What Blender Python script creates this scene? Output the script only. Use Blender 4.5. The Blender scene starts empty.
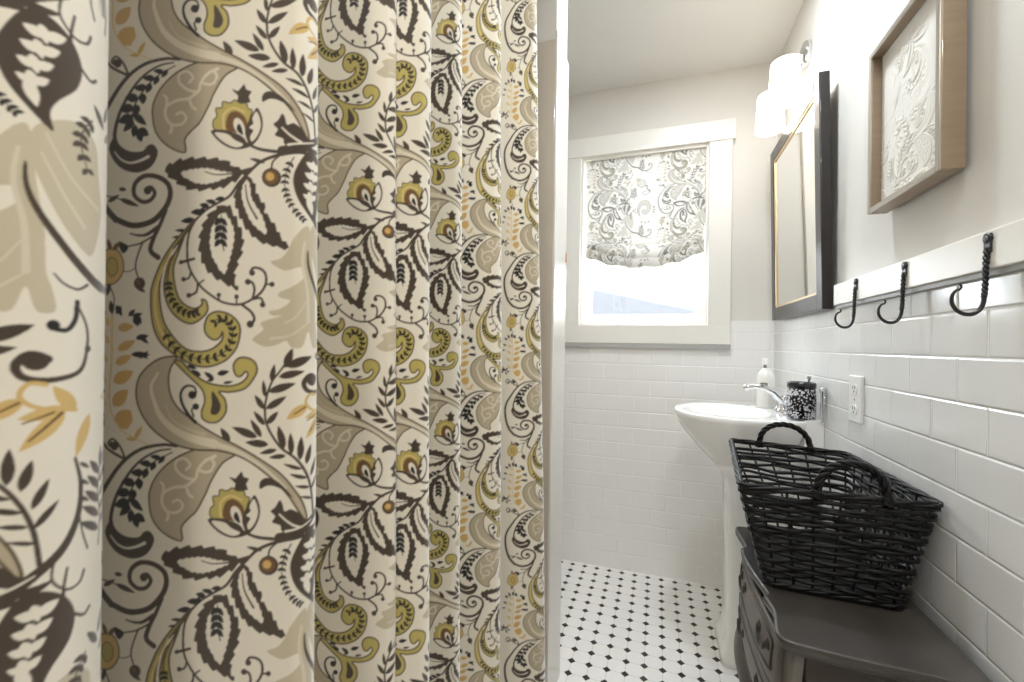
import bpy, bmesh, math, random
import numpy as np
from mathutils import Vector, Matrix

random.seed(7)
SC = bpy.context.scene
COL = SC.collection
PI = math.pi
H = 1.114            # eye height of the photograph
XR = 0.50            # right wall
YF = 2.23            # far wall
ZC = 2.43            # ceiling


def lin(c):
    out = []
    for v in c[:3]:
        v = v / 255.0
        out.append(v / 12.92 if v <= 0.04045 else ((v + 0.055) / 1.055) ** 2.4)
    return (out[0], out[1], out[2], 1.0)


# ------------------------------------------------------------------ materials
def mat(name, rgb, rough=0.5, metal=0.0, spec=0.5, coat=0.0, emit=None, estr=0.0):
    m = bpy.data.materials.new(name)
    m.use_nodes = True
    b = m.node_tree.nodes['Principled BSDF']
    b.inputs['Base Color'].default_value = lin(rgb)
    b.inputs['Roughness'].default_value = rough
    b.inputs['Metallic'].default_value = metal
    b.inputs['Specular IOR Level'].default_value = spec
    b.inputs['Coat Weight'].default_value = coat
    if emit:
        b.inputs['Emission Color'].default_value = lin(emit)
        b.inputs['Emission Strength'].default_value = estr
    return m


def noisy(m, rgb2, scale=8.0, detail=4.0, lo=0.35, hi=0.65, bump=0.0, stretch=(1, 1, 1), bdist=0.002):
    """blend the base colour with a second one through noise, optional bump"""
    nt = m.node_tree
    b = nt.nodes['Principled BSDF']
    tc = nt.nodes.new('ShaderNodeTexCoord')
    mp = nt.nodes.new('ShaderNodeMapping')
    mp.inputs['Scale'].default_value = stretch
    nt.links.new(tc.outputs['Object'], mp.inputs['Vector'])
    n = nt.nodes.new('ShaderNodeTexNoise')
    n.inputs['Scale'].default_value = scale
    n.inputs['Detail'].default_value = detail
    nt.links.new(mp.outputs['Vector'], n.inputs['Vector'])
    r = nt.nodes.new('ShaderNodeValToRGB')
    r.color_ramp.elements[0].position = lo
    r.color_ramp.elements[1].position = hi
    r.color_ramp.elements[0].color = b.inputs['Base Color'].default_value
    r.color_ramp.elements[1].color = lin(rgb2)
    nt.links.new(n.outputs['Fac'], r.inputs['Fac'])
    nt.links.new(r.outputs['Color'], b.inputs['Base Color'])
    if bump:
        bp = nt.nodes.new('ShaderNodeBump')
        bp.inputs['Strength'].default_value = bump
        bp.inputs['Distance'].default_value = bdist
        nt.links.new(n.outputs['Fac'], bp.inputs['Height'])
        nt.links.new(bp.outputs['Normal'], b.inputs['Normal'])
    return m


def tile_mat(name, axis, off_u, tile=(233, 233, 232), grout=(242, 241, 239), rough=0.12):
    """subway tile: world position, u = horizontal axis, v = height"""
    m = mat(name, tile, rough)
    nt = m.node_tree
    b = nt.nodes['Principled BSDF']
    g = nt.nodes.new('ShaderNodeNewGeometry')
    s = nt.nodes.new('ShaderNodeSeparateXYZ')
    nt.links.new(g.outputs['Position'], s.inputs[0])
    au = nt.nodes.new('ShaderNodeMath'); au.operation = 'ADD'; au.inputs[1].default_value = off_u + 149 * 0.149
    av = nt.nodes.new('ShaderNodeMath'); av.operation = 'ADD'; av.inputs[1].default_value = -1.105 + 40 * 0.079
    nt.links.new(s.outputs[axis], au.inputs[0])
    nt.links.new(s.outputs['Z'], av.inputs[0])
    c = nt.nodes.new('ShaderNodeCombineXYZ')
    nt.links.new(au.outputs[0], c.inputs[0]); nt.links.new(av.outputs[0], c.inputs[1])
    br = nt.nodes.new('ShaderNodeTexBrick')
    br.offset = 0.5; br.offset_frequency = 2
    br.inputs['Scale'].default_value = 1.0
    br.inputs['Mortar Size'].default_value = 0.0013
    br.inputs['Mortar Smooth'].default_value = 0.3
    br.inputs['Brick Width'].default_value = 0.149
    br.inputs['Row Height'].default_value = 0.079
    br.inputs['Bias'].default_value = -1.0
    br.inputs['Color1'].default_value = lin(tile)
    br.inputs['Color2'].default_value = lin(tile)
    br.inputs['Mortar'].default_value = lin(grout)
    nt.links.new(c.outputs[0], br.inputs['Vector'])
    nt.links.new(br.outputs['Color'], b.inputs['Base Color'])
    # rounded tile edges + very slight waviness of the glaze
    br2 = nt.nodes.new('ShaderNodeTexBrick')
    br2.offset = 0.5; br2.offset_frequency = 2
    for k, v in (('Scale', 1.0), ('Mortar Size', 0.0042), ('Mortar Smooth', 1.0), ('Brick Width', 0.149), ('Row Height', 0.079)):
        br2.inputs[k].default_value = v
    nt.links.new(c.outputs[0], br2.inputs['Vector'])
    n = nt.nodes.new('ShaderNodeTexNoise'); n.inputs['Scale'].default_value = 9.0
    nt.links.new(g.outputs['Position'], n.inputs['Vector'])
    ma = nt.nodes.new('ShaderNodeMath'); ma.operation = 'MULTIPLY_ADD'
    ma.inputs[1].default_value = 0.25
    nt.links.new(n.outputs['Fac'], ma.inputs[0])
    sb = nt.nodes.new('ShaderNodeMath'); sb.operation = 'SUBTRACT'; sb.inputs[0].default_value = 1.0
    nt.links.new(br2.outputs['Fac'], sb.inputs[1])
    nt.links.new(sb.outputs[0], ma.inputs[2])
    bp = nt.nodes.new('ShaderNodeBump'); bp.inputs['Strength'].default_value = 0.55; bp.inputs['Distance'].default_value = 0.0022
    nt.links.new(ma.outputs[0], bp.inputs['Height'])
    nt.links.new(bp.outputs['Normal'], b.inputs['Normal'])
    # grout is matt
    rr = nt.nodes.new('ShaderNodeMapRange')
    rr.inputs['To Min'].default_value = rough; rr.inputs['To Max'].default_value = 0.6
    nt.links.new(br.outputs['Fac'], rr.inputs['Value'])
    nt.links.new(rr.outputs['Result'], b.inputs['Roughness'])
    return m


def octagon_floor_mat():
    """white octagons with small black dots on a 61 mm grid"""
    m = mat('octagon_and_dot_tile', (232, 231, 227), 0.16)
    nt = m.node_tree
    b = nt.nodes['Principled BSDF']
    g = nt.nodes.new('ShaderNodeNewGeometry')
    s = nt.nodes.new('ShaderNodeSeparateXYZ')
    nt.links.new(g.outputs['Position'], s.inputs[0])
    p = 0.061

    def M(op, a, bb=None):
        nd = nt.nodes.new('ShaderNodeMath'); nd.operation = op
        for i, v in enumerate((a, bb)):
            if v is None:
                continue
            if isinstance(v, (int, float)):
                nd.inputs[i].default_value = v
            else:
                nt.links.new(v, nd.inputs[i])
        return nd.outputs[0]

    def cell(o, off):
        f = M('FRACT', M('ADD', M('DIVIDE', M('SUBTRACT', o, off), p), 100.5))
        return M('SUBTRACT', f, 0.5)              # -0.5..0.5 centred on a dot
    fx = M('ABSOLUTE', cell(s.outputs['X'], 0.031))
    fy = M('ABSOLUTE', cell(s.outputs['Y'], 1.711))
    su = M('ADD', fx, fy)
    dot = M('LESS_THAN', su, 0.222)
    rim = M('MULTIPLY', M('LESS_THAN', su, 0.255), M('SUBTRACT', 1.0, dot))
    joint = M('MULTIPLY', M('LESS_THAN', M('MINIMUM', fx, fy), 0.012), M('SUBTRACT', 1.0, M('LESS_THAN', su, 0.24)))
    gr = M('MAXIMUM', rim, joint)
    mx = nt.nodes.new('ShaderNodeMix'); mx.data_type = 'RGBA'
    mx.inputs[6].default_value = lin((246, 244, 240)); mx.inputs[7].default_value = lin((206, 203, 198))
    nt.links.new(gr, mx.inputs[0])
    mx2 = nt.nodes.new('ShaderNodeMix'); mx2.data_type = 'RGBA'
    mx2.inputs[7].default_value = lin((34, 32, 31))
    nt.links.new(dot, mx2.inputs[0]); nt.links.new(mx.outputs[2], mx2.inputs[6])
    nt.links.new(mx2.outputs[2], b.inputs['Base Color'])
    bp = nt.nodes.new('ShaderNodeBump'); bp.inputs['Strength'].default_value = 0.3; bp.inputs['Distance'].default_value = 0.001
    nt.links.new(M('SUBTRACT', 1.0, gr), bp.inputs['Height'])
    nt.links.new(bp.outputs['Normal'], b.inputs['Normal'])
    return m


def print_mat(name, rough=0.85, translucent=0.0, sheen=0.3, weave=True):
    """cloth whose printed colours sit on the mesh as a colour attribute"""
    m = bpy.data.materials.new(name); m.use_nodes = True
    nt = m.node_tree
    b = nt.nodes['Principled BSDF']
    b.inputs['Roughness'].default_value = rough
    b.inputs['Specular IOR Level'].default_value = 0.25
    b.inputs['Sheen Weight'].default_value = sheen
    at = nt.nodes.new('ShaderNodeAttribute'); at.attribute_name = 'print'
    nt.links.new(at.outputs['Color'], b.inputs['Base Color'])
    if weave:
        tc = nt.nodes.new('ShaderNodeNewGeometry')
        n = nt.nodes.new('ShaderNodeTexNoise'); n.inputs['Scale'].default_value = 900.0; n.inputs['Detail'].default_value = 1.0
        nt.links.new(tc.outputs['Position'], n.inputs['Vector'])
        bp = nt.nodes.new('ShaderNodeBump'); bp.inputs['Strength'].default_value = 0.12; bp.inputs['Distance'].default_value = 0.0006
        nt.links.new(n.outputs['Fac'], bp.inputs['Height'])
        nt.links.new(bp.outputs['Normal'], b.inputs['Normal'])
    if translucent:
        out = nt.nodes['Material Output']
        tr = nt.nodes.new('ShaderNodeBsdfTranslucent')
        nt.links.new(at.outputs['Color'], tr.inputs['Color'])
        mx = nt.nodes.new('ShaderNodeMixShader'); mx.inputs[0].default_value = translucent
        nt.links.new(b.outputs[0], mx.inputs[1]); nt.links.new(tr.outputs[0], mx.inputs[2])
        nt.links.new(mx.outputs[0], out.inputs['Surface'])
    return m


def pane_mat(name):
    m = bpy.data.materials.new(name); m.use_nodes = True
    nt = m.node_tree
    nt.nodes.remove(nt.nodes['Principled BSDF'])
    t = nt.nodes.new('ShaderNodeBsdfTransparent'); t.inputs[0].default_value = (0.95, 0.97, 0.98, 1)
    gl = nt.nodes.new('ShaderNodeBsdfGlossy'); gl.inputs['Roughness'].default_value = 0.02
    mx = nt.nodes.new('ShaderNodeMixShader'); mx.inputs[0].default_value = 0.06
    nt.links.new(t.outputs[0], mx.inputs[1]); nt.links.new(gl.outputs[0], mx.inputs[2])
    nt.links.new(mx.outputs[0], nt.nodes['Material Output'].inputs['Surface'])
    return m


# ------------------------------------------------------------------ mesh helpers
def link_mesh(name, me, material=None, parent=None, smooth=False):
    o = bpy.data.objects.new(name, me)
    COL.objects.link(o)
    if material is not None:
        for mm in (material if isinstance(material, (list, tuple)) else [material]):
            me.materials.append(mm)
    if parent is not None:
        o.parent = parent
    if smooth:
        me.polygons.foreach_set('use_smooth', [True] * len(me.polygons))
    return o


def obj(name, bm, material=None, parent=None, smooth=False, bevel=0.0, seg=2, autosmooth=True):
    me = bpy.data.meshes.new(name)
    bmesh.ops.recalc_face_normals(bm, faces=bm.faces)
    bm.to_mesh(me); bm.free()
    o = link_mesh(name, me, material, parent, smooth)
    if bevel:
        md = o.modifiers.new('bevel', 'BEVEL'); md.width = bevel; md.segments = seg; md.limit_method = 'ANGLE'
        md.angle_limit = 0.6
        md.harden_normals = False
    return o


def box(bm, lo, hi, mi=0):
    lo = Vector(lo); hi = Vector(hi)
    vs = [bm.verts.new((x, y, z)) for x in (lo.x, hi.x) for y in (lo.y, hi.y) for z in (lo.z, hi.z)]
    for f in ((0, 1, 3, 2), (4, 6, 7, 5), (0, 4, 5, 1), (2, 3, 7, 6), (0, 2, 6, 4), (1, 5, 7, 3)):
        fc = bm.faces.new([vs[i] for i in f]); fc.material_index = mi


def new():
    return bmesh.new()


def tube(bm, pts, r, sides=8, cap=True, closed=False):
    """sweep a round section along pts; r number or list"""
    pts = [Vector(p) for p in pts]
    n = len(pts)
    rs = r if isinstance(r, (list, tuple)) else [r] * n
    rings = []
    up = None
    for i in range(n):
        if closed:
            t = pts[(i + 1) % n] - pts[i - 1]
        else:
            t = pts[min(i + 1, n - 1)] - pts[max(i - 1, 0)]
        if t.length < 1e-9:
            t = Vector((0, 0, 1))
        t.normalize()
        if up is None:
            up = Vector((0, 0, 1)) if abs(t.z) < 0.9 else Vector((1, 0, 0))
        a = up - t * up.dot(t)
        if a.length < 1e-6:
            a = t.orthogonal()
        a.normalize(); up = a
        b = t.cross(a)
        rings.append([bm.verts.new(pts[i] + (a * math.cos(2 * PI * k / sides) + b * math.sin(2 * PI * k / sides)) * rs[i]) for k in range(sides)])
    m = n if closed else n - 1
    for i in range(m):
        A = rings[i]; B = rings[(i + 1) % n]
        for k in range(sides):
            f = bm.faces.new((A[k], A[(k + 1) % sides], B[(k + 1) % sides], B[k])); f.smooth = True
    if cap and not closed:
        bm.faces.new(rings[0][::-1]); bm.faces.new(rings[-1])


def lathe(bm, prof, c=(0, 0, 0), sides=32, sx=1.0, sy=1.0, axis='z'):
    """prof: list of (r, z)"""
    rings = []
    for r, z in prof:
        ring = []
        for k in range(sides):
            a = 2 * PI * k / sides
            p = (r * math.cos(a) * sx, r * math.sin(a) * sy, z)
            if axis == 'x':
                p = (p[2], p[0], p[1])
            ring.append(bm.verts.new(Vector(c) + Vector(p)))
        rings.append(ring)
    for A, B in zip(rings, rings[1:]):
        for k in range(sides):
            f = bm.faces.new((A[k], A[(k + 1) % sides], B[(k + 1) % sides], B[k])); f.smooth = True
    if prof[0][0] > 1e-6:
        bm.faces.new(rings[0][::-1])
    if prof[-1][0] > 1e-6:
        bm.faces.new(rings[-1])


def loft(bm, rings, cap0=True, cap1=True, smooth=True):
    vr = [[bm.verts.new(p) for p in r] for r in rings]
    for A, B in zip(vr, vr[1:]):
        n = len(A)
        for k in range(n):
            f = bm.faces.new((A[k], A[(k + 1) % n], B[(k + 1) % n], B[k])); f.smooth = smooth
    if cap0:
        bm.faces.new(vr[0][::-1])
    if cap1:
        bm.faces.new(vr[-1])


def prism(bm, outline, z0, z1):
    loft(bm, [[(x, y, z0) for x, y in outline], [(x, y, z1) for x, y in outline]], smooth=False)


def catmull(pts, n=6, closed=False):
    P = [np.array(p, float) for p in pts]
    m = len(P); out = []
    rng = m if closed else m - 1
    for i in range(rng):
        if closed:
            a, b, c, d = P[i - 1], P[i], P[(i + 1) % m], P[(i + 2) % m]
        else:
            a, b, c, d = P[max(i - 1, 0)], P[i], P[i + 1], P[min(i + 2, m - 1)]
        for k in range(n):
            t = k / n
            out.append(0.5 * ((2 * b) + (c - a) * t + (2 * a - 5 * b + 4 * c - d) * t * t + (3 * b - a - 3 * c + d) * t ** 3))
    if not closed:
        out.append(P[-1])
    return out


def thing(name, label, cat, loc=(0, 0, 0), group=None):
    o = bpy.data.objects.new(name, None); COL.objects.link(o)
    o.location = loc; o.empty_display_size = 0.05
    o['label'] = label; o['category'] = cat
    if group:
        o['group'] = group
    return o


def tag(o, label, cat, group=None):
    o['label'] = label; o['category'] = cat
    if group:
        o['group'] = group
    return o


def struct(o):
    o['kind'] = 'structure'
    return o


def shift(o, v):
    """make mesh data local to a parent standing at v"""
    o.data.transform(Matrix.Translation(-Vector(v)))
    return o
SKY, P_NEAR, P_MID, P_FAR, GLOWS, EXPO = 7.0, 4.2, 3.4, 4.4, 2.5, 1.36
# ------------------------------------------------------------------ the jacobean print
TW, TH, SS = 402, 385, 3        # repeat of the cloth in units of 0.857 mm, supersampling
UNIT = 0.33 / TH                # metres per unit
CREAM = (227, 219, 203)
INK = dict(dk=(68, 55, 41), bk=(30, 22, 17), ol=(88, 74, 52), tp=(178, 164, 139), tl=(214, 204, 182), gl=(193, 181, 155),
           gl2=(209, 199, 177), ye=(182, 166, 92), yd=(150, 130, 52), go=(202, 164, 98), gp=(216, 190, 128), br=(110, 78, 40), cr=CREAM,
           gp2=(206, 174, 110))


class Print:
    def __init__(self):
        self.w, self.h = TW * SS, TH * SS
        self.a = np.empty((self.h, self.w, 3), np.float32)
        self.a[:] = CREAM

    def fill(self, pts, col):
        P = np.array([(p[0], p[1]) for p in pts], float) * SS
        x0 = int(math.floor(P[:, 0].min())) - 1; x1 = int(math.ceil(P[:, 0].max())) + 2
        y0 = int(math.floor(P[:, 1].min())) - 1; y1 = int(math.ceil(P[:, 1].max())) + 2
        W = x1 - x0; Hh = y1 - y0
        tog = np.zeros((Hh, W + 1), np.int32)
        Q = np.roll(P, -1, axis=0)
        for (ax, ay), (bx, by) in zip(P, Q):
            if ay == by:
                continue
            if ay > by:
                ax, ay, bx, by = bx, by, ax, ay
            ra = int(math.ceil(ay - 0.5)); rb = int(math.ceil(by - 0.5))
            if rb <= ra:
                continue
            rows = np.arange(ra, rb)
            xs = ax + (rows + 0.5 - ay) * (bx - ax) / (by - ay)
            ci = np.clip(np.ceil(xs - 0.5).astype(int) - x0, 0, W)
            np.add.at(tog, (rows - y0, ci), 1)
        mask = (np.cumsum(tog, axis=1)[:, :W] & 1).astype(bool)
        r, c = np.nonzero(mask)
        self.a[(r + y0) % self.h, (c + x0) % self.w] = INK[col] if isinstance(col, str) else col

    def blob(self, pts, col, outline=None, ow=1.6, n=6):
        s = catmull(pts, n, True)
        self.fill(s, col)
        if outline:
            self.line(s + [s[0]], ow, ow, outline, raw=True)

    def line(self, pts, w0, w1, col, raw=False, taper=False):
        if col == 'dk':
            w0, w1 = w0 * 1.22, w1 * 1.22
        s = pts if raw else catmull(pts, 7)
        s = [np.array(q, float) for q in s]
        n = len(s); L = []; R = []
        for i in range(n):
            t = s[min(i + 1, n - 1)] - s[max(i - 1, 0)]
            l = math.hypot(*t) or 1.0
            nx, ny = -t[1] / l, t[0] / l
            f = i / max(n - 1, 1)
            w = (w0 + (w1 - w0) * f) / 2
            if taper:
                w = max(w0, w1) / 2 * (0.25 + 0.75 * math.sin(PI * min(max(f, 0.02), 0.98)))
            L.append((s[i][0] + nx * w, s[i][1] + ny * w)); R.append((s[i][0] - nx * w, s[i][1] - ny * w))
        for i in range(n - 1):
            self.fill([L[i], L[i + 1], R[i + 1], R[i]], col)
        for q, w in ((s[0], w0), (s[-1], w1)):
            if w > 1.2:
                self.dot(q[0], q[1], w / 2, col)

    def dot(self, x, y, r, col, sy=1.0):
        self.fill([(x + r * math.cos(2 * PI * k / 14), y + r * sy * math.sin(2 * PI * k / 14)) for k in range(14)], col)

    def leaf(self, b, t, w, col, k=0.5):
        b = np.array(b, float); t = np.array(t, float)
        d = t - b; n = np.array((-d[1], d[0])) / (math.hypot(*d) or 1)
        pts = []
        for s in (1, -1):
            rng = np.linspace(0, 1, 9) if s == 1 else np.linspace(1, 0, 9)[1:-1]
            for f in rng:
                prof = math.sin(PI * f ** (0.8)) ** 0.85 if 0 < f < 1 else 0
                pts.append(b + d * f + n * s * w / 2 * prof)
        self.fill(pts, col)

    def jag(self, pts, amp, step, col, n=8):
        """closed leaf outline with a toothed edge"""
        s = catmull(pts, n, True)
        acc = 0; out = []
        area = sum(a[0] * b[1] - b[0] * a[1] for a, b in zip(s, s[1:] + s[:1]))
        sg = 1 if area > 0 else -1
        for i in range(len(s)):
            a, b = s[i - 1], s[(i + 1) % len(s)]
            t = b - a; l = math.hypot(*t) or 1
            nrm = np.array((t[1], -t[0])) / l * sg
            acc += math.hypot(*(s[i] - s[i - 1]))
            ph = (acc % step) / step
            out.append(s[i] + nrm * amp * (ph - 0.35))
        self.fill(out, col)

    def frond(self, stem, nl, ll, lw, col, ang=0.75, sw=1.2, start=0.1, taper=0.5, sides=(1, -1)):
        s = catmull(stem, 8)
        self.line(s, sw, sw * 0.6, col, raw=True)
        for i in range(nl):
            f = start + (1 - start) * i / max(nl - 1, 1)
            k = min(int(f * (len(s) - 1)), len(s) - 2)
            p = s[k]; t = s[k + 1] - s[k]; a = math.atan2(t[1], t[0])
            L = ll * (1 - taper * f)
            for sd in sides:
                self.leaf(p, (p[0] + L * math.cos(a + sd * ang), p[1] + L * math.sin(a + sd * ang)), lw * (1 - taper * 0.6 * f), col)


def draw_print():
    p = Print()
    # ---- pale grey leaves at the right of the flower
    p.blob([(304, 224), (291, 236), (284, 250), (277, 258), (267.5, 261.5), (274, 267), (283, 270), (297, 266), (300, 275), (290, 285), (276, 292), (277, 297), (287, 300),
            (277, 308), (266, 311), (270, 315), (279, 315), (266, 319), (258, 323), (261, 329), (254, 335), (250.6, 340), (262, 346), (274, 344), (283, 340), (288, 346), (298, 346),
            (304, 330), (309, 346), (318, 345), (316, 330), (313, 318), (312, 290), (308, 260)], 'gl', n=4)
    p.line([(303, 322), (288, 334), (268, 338)], 1.2, 2.6, 'gl2')
    p.line([(302, 300), (292, 316), (282, 322)], 1.0, 2.2, 'gl2')
    p.line([(300, 240), (298, 262), (303, 290), (304, 320)], 2.0, 4.0, 'gl2')
    p.blob([(306, 226), (318, 215), (331, 212), (343, 222), (346, 244), (350, 268), (345, 292), (338, 304), (324, 290), (313, 268), (306, 246)], 'gl', n=4)
    p.line([(312, 226), (324, 250), (336, 262), (346, 268)], 1.2, 2.5, 'gl2')
    p.line([(310, 240), (322, 266), (334, 284)], 1.2, 2.5, 'gl2')
    p.line([(303, 249), (304, 265), (311, 283), (326, 306), (340, 320), (350, 325)], 1.2, 6.5, 'dk')
    p.line([(317, 320), (322, 326), (330, 329), (337, 325)], 1.0, 1.8, 'dk')
    # ---- pale scroll far right / left (between the repeats)
    p.blob([(372, 178), (386, 150), (412, 140), (434, 152), (444, 178), (438, 206), (420, 222), (402, 218), (394, 204), (402, 194), (416, 198), (424, 186), (416, 170), (398, 168), (386, 182), (380, 204), (384, 232), (372, 212)], 'gl', outline='dk', ow=1.8, n=5)
    p.line([(384, 232), (404, 252), (432, 250), (452, 232)], 3.5, 1.0, 'gl')
    p.blob([(366, 40), (384, 16), (408, 22), (412, 46), (396, 62), (380, 58)], 'gl2', outline='dk', ow=1.6, n=5)
    p.line([(392, 52), (384, 40), (390, 28), (402, 30), (404, 42), (396, 46)], 1.6, 1.4, 'tp')
    for b, t, w in (((352, 200), (362, 182), 6), ((352, 206), (340, 192), 6), ((354, 214), (366, 204), 6), ((456, 190), (470, 176), 7), ((456, 200), (472, 196), 7), ((454, 210), (468, 216), 7), ((400, 262), (388, 272), 7), ((412, 264), (420, 278), 7), ((426, 262), (440, 272), 6)):
        p.leaf(b, t, w, 'dk')
    p.line([(448, 240), (458, 220), (454, 196), (456, 176)], 1.6, 1.2, 'dk')
    # ---- taupe leaf with curls
    leafA = [(236, 67), (222, 64), (205, 62), (189, 66), (172, 75), (158, 88), (150, 102), (148, 115), (152, 134), (165, 148), (182, 154), (182, 141), (189, 132), (197, 124), (206, 107), (211, 95), (222, 77)]
    p.blob(leafA, 'tp', outline='ol', ow=1.8)
    for c in ([(215, 70), (205, 75), (198, 84), (195, 93), (184, 91), (176, 84), (176, 76), (184, 73), (190, 79), (186, 84)],
              [(195, 93), (186, 100), (174, 102), (163, 108), (162, 118), (168, 126), (178, 126), (183, 120), (179, 114), (173, 116)],
              [(163, 108), (163, 100), (160, 97)], [(186, 100), (189, 108), (193, 111)], [(168, 126), (168, 133), (166, 134)], [(198, 84), (206, 86), (212, 84)], [(211, 72), (214, 78), (212, 82)]):
        p.line(c, 3.2, 2.4, 'tl')
    # ---- big grey comma swoosh
    sw = [(175, 358), (160, 359), (146, 367), (136, 379), (133, 393), (135, 406), (141, 418), (150, 429), (162, 438), (176, 445), (195, 449), (220, 450), (243, 457), (266, 473), (286, 493), (298, 513), (304, 524),
          (303, 512), (296, 494), (280, 473), (256, 456), (237, 445), (219, 436), (203, 427), (190, 418), (178, 409), (170, 397), (167, 382), (169, 369)]
    p.blob(sw, 'tp', outline='ol', ow=1.9)
    p.line([(156, 374), (149, 388), (153, 404), (160, 418), (174, 430), (192, 438), (214, 443)], 2.0, 9.0, 'tl')
    p.line([(164, 405), (172, 420), (186, 428), (204, 434)], 1.0, 4.0, 'gl')
    p.line([(214, 443), (238, 451), (262, 466), (284, 486)], 6.0, 2.0, 'tl')
    # ---- dark stems curling left of the comma
    p.line([(176, 446), (162, 445), (142, 449), (126, 458), (113, 471), (100, 490), (88, 510), (83, 531), (85, 560), (94, 588), (109, 606)], 2.2, 5.5, 'dk')
    p.line([(109, 220.5), (128, 227), (148, 223), (161, 211), (167, 198), (165, 186), (154, 178.5), (140, 177.5), (130, 185), (129, 196), (137, 203), (146, 202), (151, 195), (147, 189), (142, 190)], 5.0, 3.0, 'dk')
    p.dot(143.5, 192, 4.2, 'dk')
    p.line([(170, 449), (155, 452), (138, 462), (124, 478), (112, 500), (107, 522), (112, 534)], 1.2, 4.0, 'dk')
    p.blob([(108, 136), (112, 145), (123, 152), (137, 152.5), (143, 147), (149, 146), (154, 153), (151, 163), (143, 171), (130, 174), (116, 170), (106, 161), (101, 148)], 'dk')
    p.line([(107, 152), (114, 160), (124, 164), (135, 162), (144, 158)], 1.0, 3.2, 'cr')
    p.line([(163, 212), (156, 228), (150, 240), (147, 252), (155, 259)], 3.0, 4.5, 'dk')
    p.line([(154, 229), (143, 236), (134, 237), (125, 235)], 3.5, 1.2, 'dk')
    p.line([(149, 238), (136, 245), (122, 248)], 1.8, 1.2, 'dk')
    p.blob([(112, 243), (121, 246), (123, 250), (118, 255), (114, 251)], 'bk')
    p.line([(139, 243), (134, 255), (131, 268), (134, 279)], 1.6, 1.4, 'dk')
    p.line([(131, 270), (124, 273), (117, 273)], 1.2, 1.0, 'br')
    p.dot(135.5, 285, 6.2, 'dk'); p.dot(134, 284, 2.4, 'br')
    p.leaf((131, 287), (142, 294), 5, 'dk')
    p.leaf((112, 190), (121, 191), 4.5, 'dk'); p.leaf((113, 200), (135, 208), 5.5, 'dk'); p.leaf((100, 203), (113, 196), 5, 'dk')
    p.line([(95, 196), (112, 200), (126, 205)], 1.2, 1.0, 'dk')
    # small curls beside the stem
    p.line([(120, 460), (104, 452), (92, 440), (86, 446), (90, 453), (96, 451)], 2.4, 1.6, 'dk'); p.dot(94, 449, 3.0, 'dk')
    p.line([(122, 460), (116, 448), (108, 441), (103, 446), (108, 450)], 2.0, 1.6, 'dk'); p.dot(107, 446, 2.6, 'dk')
    # ---- black frond left of the taupe leaf
    p.line([(172, 67), (152, 78), (138, 92), (128, 108), (127, 122), (135, 136)], 1.2, 2.0, 'bk')
    for b, t, w in (((164, 71), (158, 78), 4), ((160, 73), (150, 72), 4), ((154, 77), (150, 85), 5), ((150, 79), (139, 79), 5), ((146, 84), (142, 93), 5.5), ((142, 88), (130, 89), 6),
                    ((137, 94), (138, 104), 6.5), ((133, 99), (120, 98), 7), ((130, 105), (131, 115), 7), ((128, 108), (114, 110), 7.5), ((127, 114), (140, 125), 6), ((127, 117), (113, 122), 8),
                    ((128, 121), (118, 131), 6), ((130, 126), (128, 137), 6), ((133, 130), (143, 136), 7), ((133, 132), (136, 142), 6)):
        p.leaf(b, (b[0] + (t[0] - b[0]) * 1.15, b[1] + (t[1] - b[1]) * 1.15), w * 1.3, 'bk')
    # ---- flower
    p.line([(247, 146), (259, 150), (281, 151.5), (300, 149)], 2.2, 3.5, 'dk')
    p.blob([(212, 131), (210.5, 122), (214, 118), (213, 110), (219, 109), (220, 103), (227, 104), (232, 101), (237, 104), (243, 104), (245, 109), (249, 111), (247, 118), (244, 128), (228, 133)], 'ye', outline='ol', ow=1.3, n=4)
    p.line([(221, 130), (221, 116), (230, 109), (241, 113)], 2.6, 2.0, 'gp')
    p.blob([(224, 131), (225, 117), (232, 112), (240, 116), (244, 124), (242, 134)], 'br', n=4)
    p.blob([(231, 128), (231, 121), (235, 119), (240, 124), (242, 134), (236, 135)], 'cr', n=4)
    p.blob([(234, 131), (235, 125), (238, 127), (240, 136)], 'bk', n=4)
    p.blob([(208, 133), (216, 131), (226, 132), (236, 137), (244, 143), (247, 147), (238, 150), (228, 149.5), (217, 143.5)], 'dk', n=4)
    p.blob([(212, 134.5), (219, 134), (226, 136), (232, 141), (240, 145), (236, 148), (229, 147.5), (219, 142)], 'cr', n=4)
    p.leaf((243, 142), (226, 133), 5, 'dk')
    p.blob([(254, 108), (258.5, 117), (259, 128), (255, 139), (247.5, 147), (244, 141), (242, 132), (246, 120), (250, 113)], 'dk', n=4)
    p.blob([(253, 112), (256.5, 119), (257, 128), (253.5, 137), (248.5, 142), (247, 137), (250, 131), (246, 128), (250, 124), (249, 119)], 'cr', n=4)
    p.fill([(229, 90), (235, 92), (241, 84.5), (243, 90), (248.5, 92), (245.5, 97), (247.5, 103), (241, 104), (234, 103), (235, 97)], 'dk')
    p.line([(230, 91), (236, 96)], 1, 2, 'dk')
    # ---- dark oak shape, hook
    p.blob([(278, 113), (274, 120), (269.5, 124), (274, 129), (271, 135), (279, 138), (281, 144), (294, 147), (310, 148), (318, 143), (311, 140), (303, 134), (296, 126), (289, 122), (283, 124), (281, 117)], 'dk', n=3)
    p.line([(278, 127), (287, 135), (299, 141), (316, 141)], 1.6, 2.8, 'cr')
    p.blob([(259, 102), (259, 95), (265, 91), (275, 94), (284, 102), (291, 111), (281, 103), (272, 99), (265, 99)], 'dk', n=4)
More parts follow.
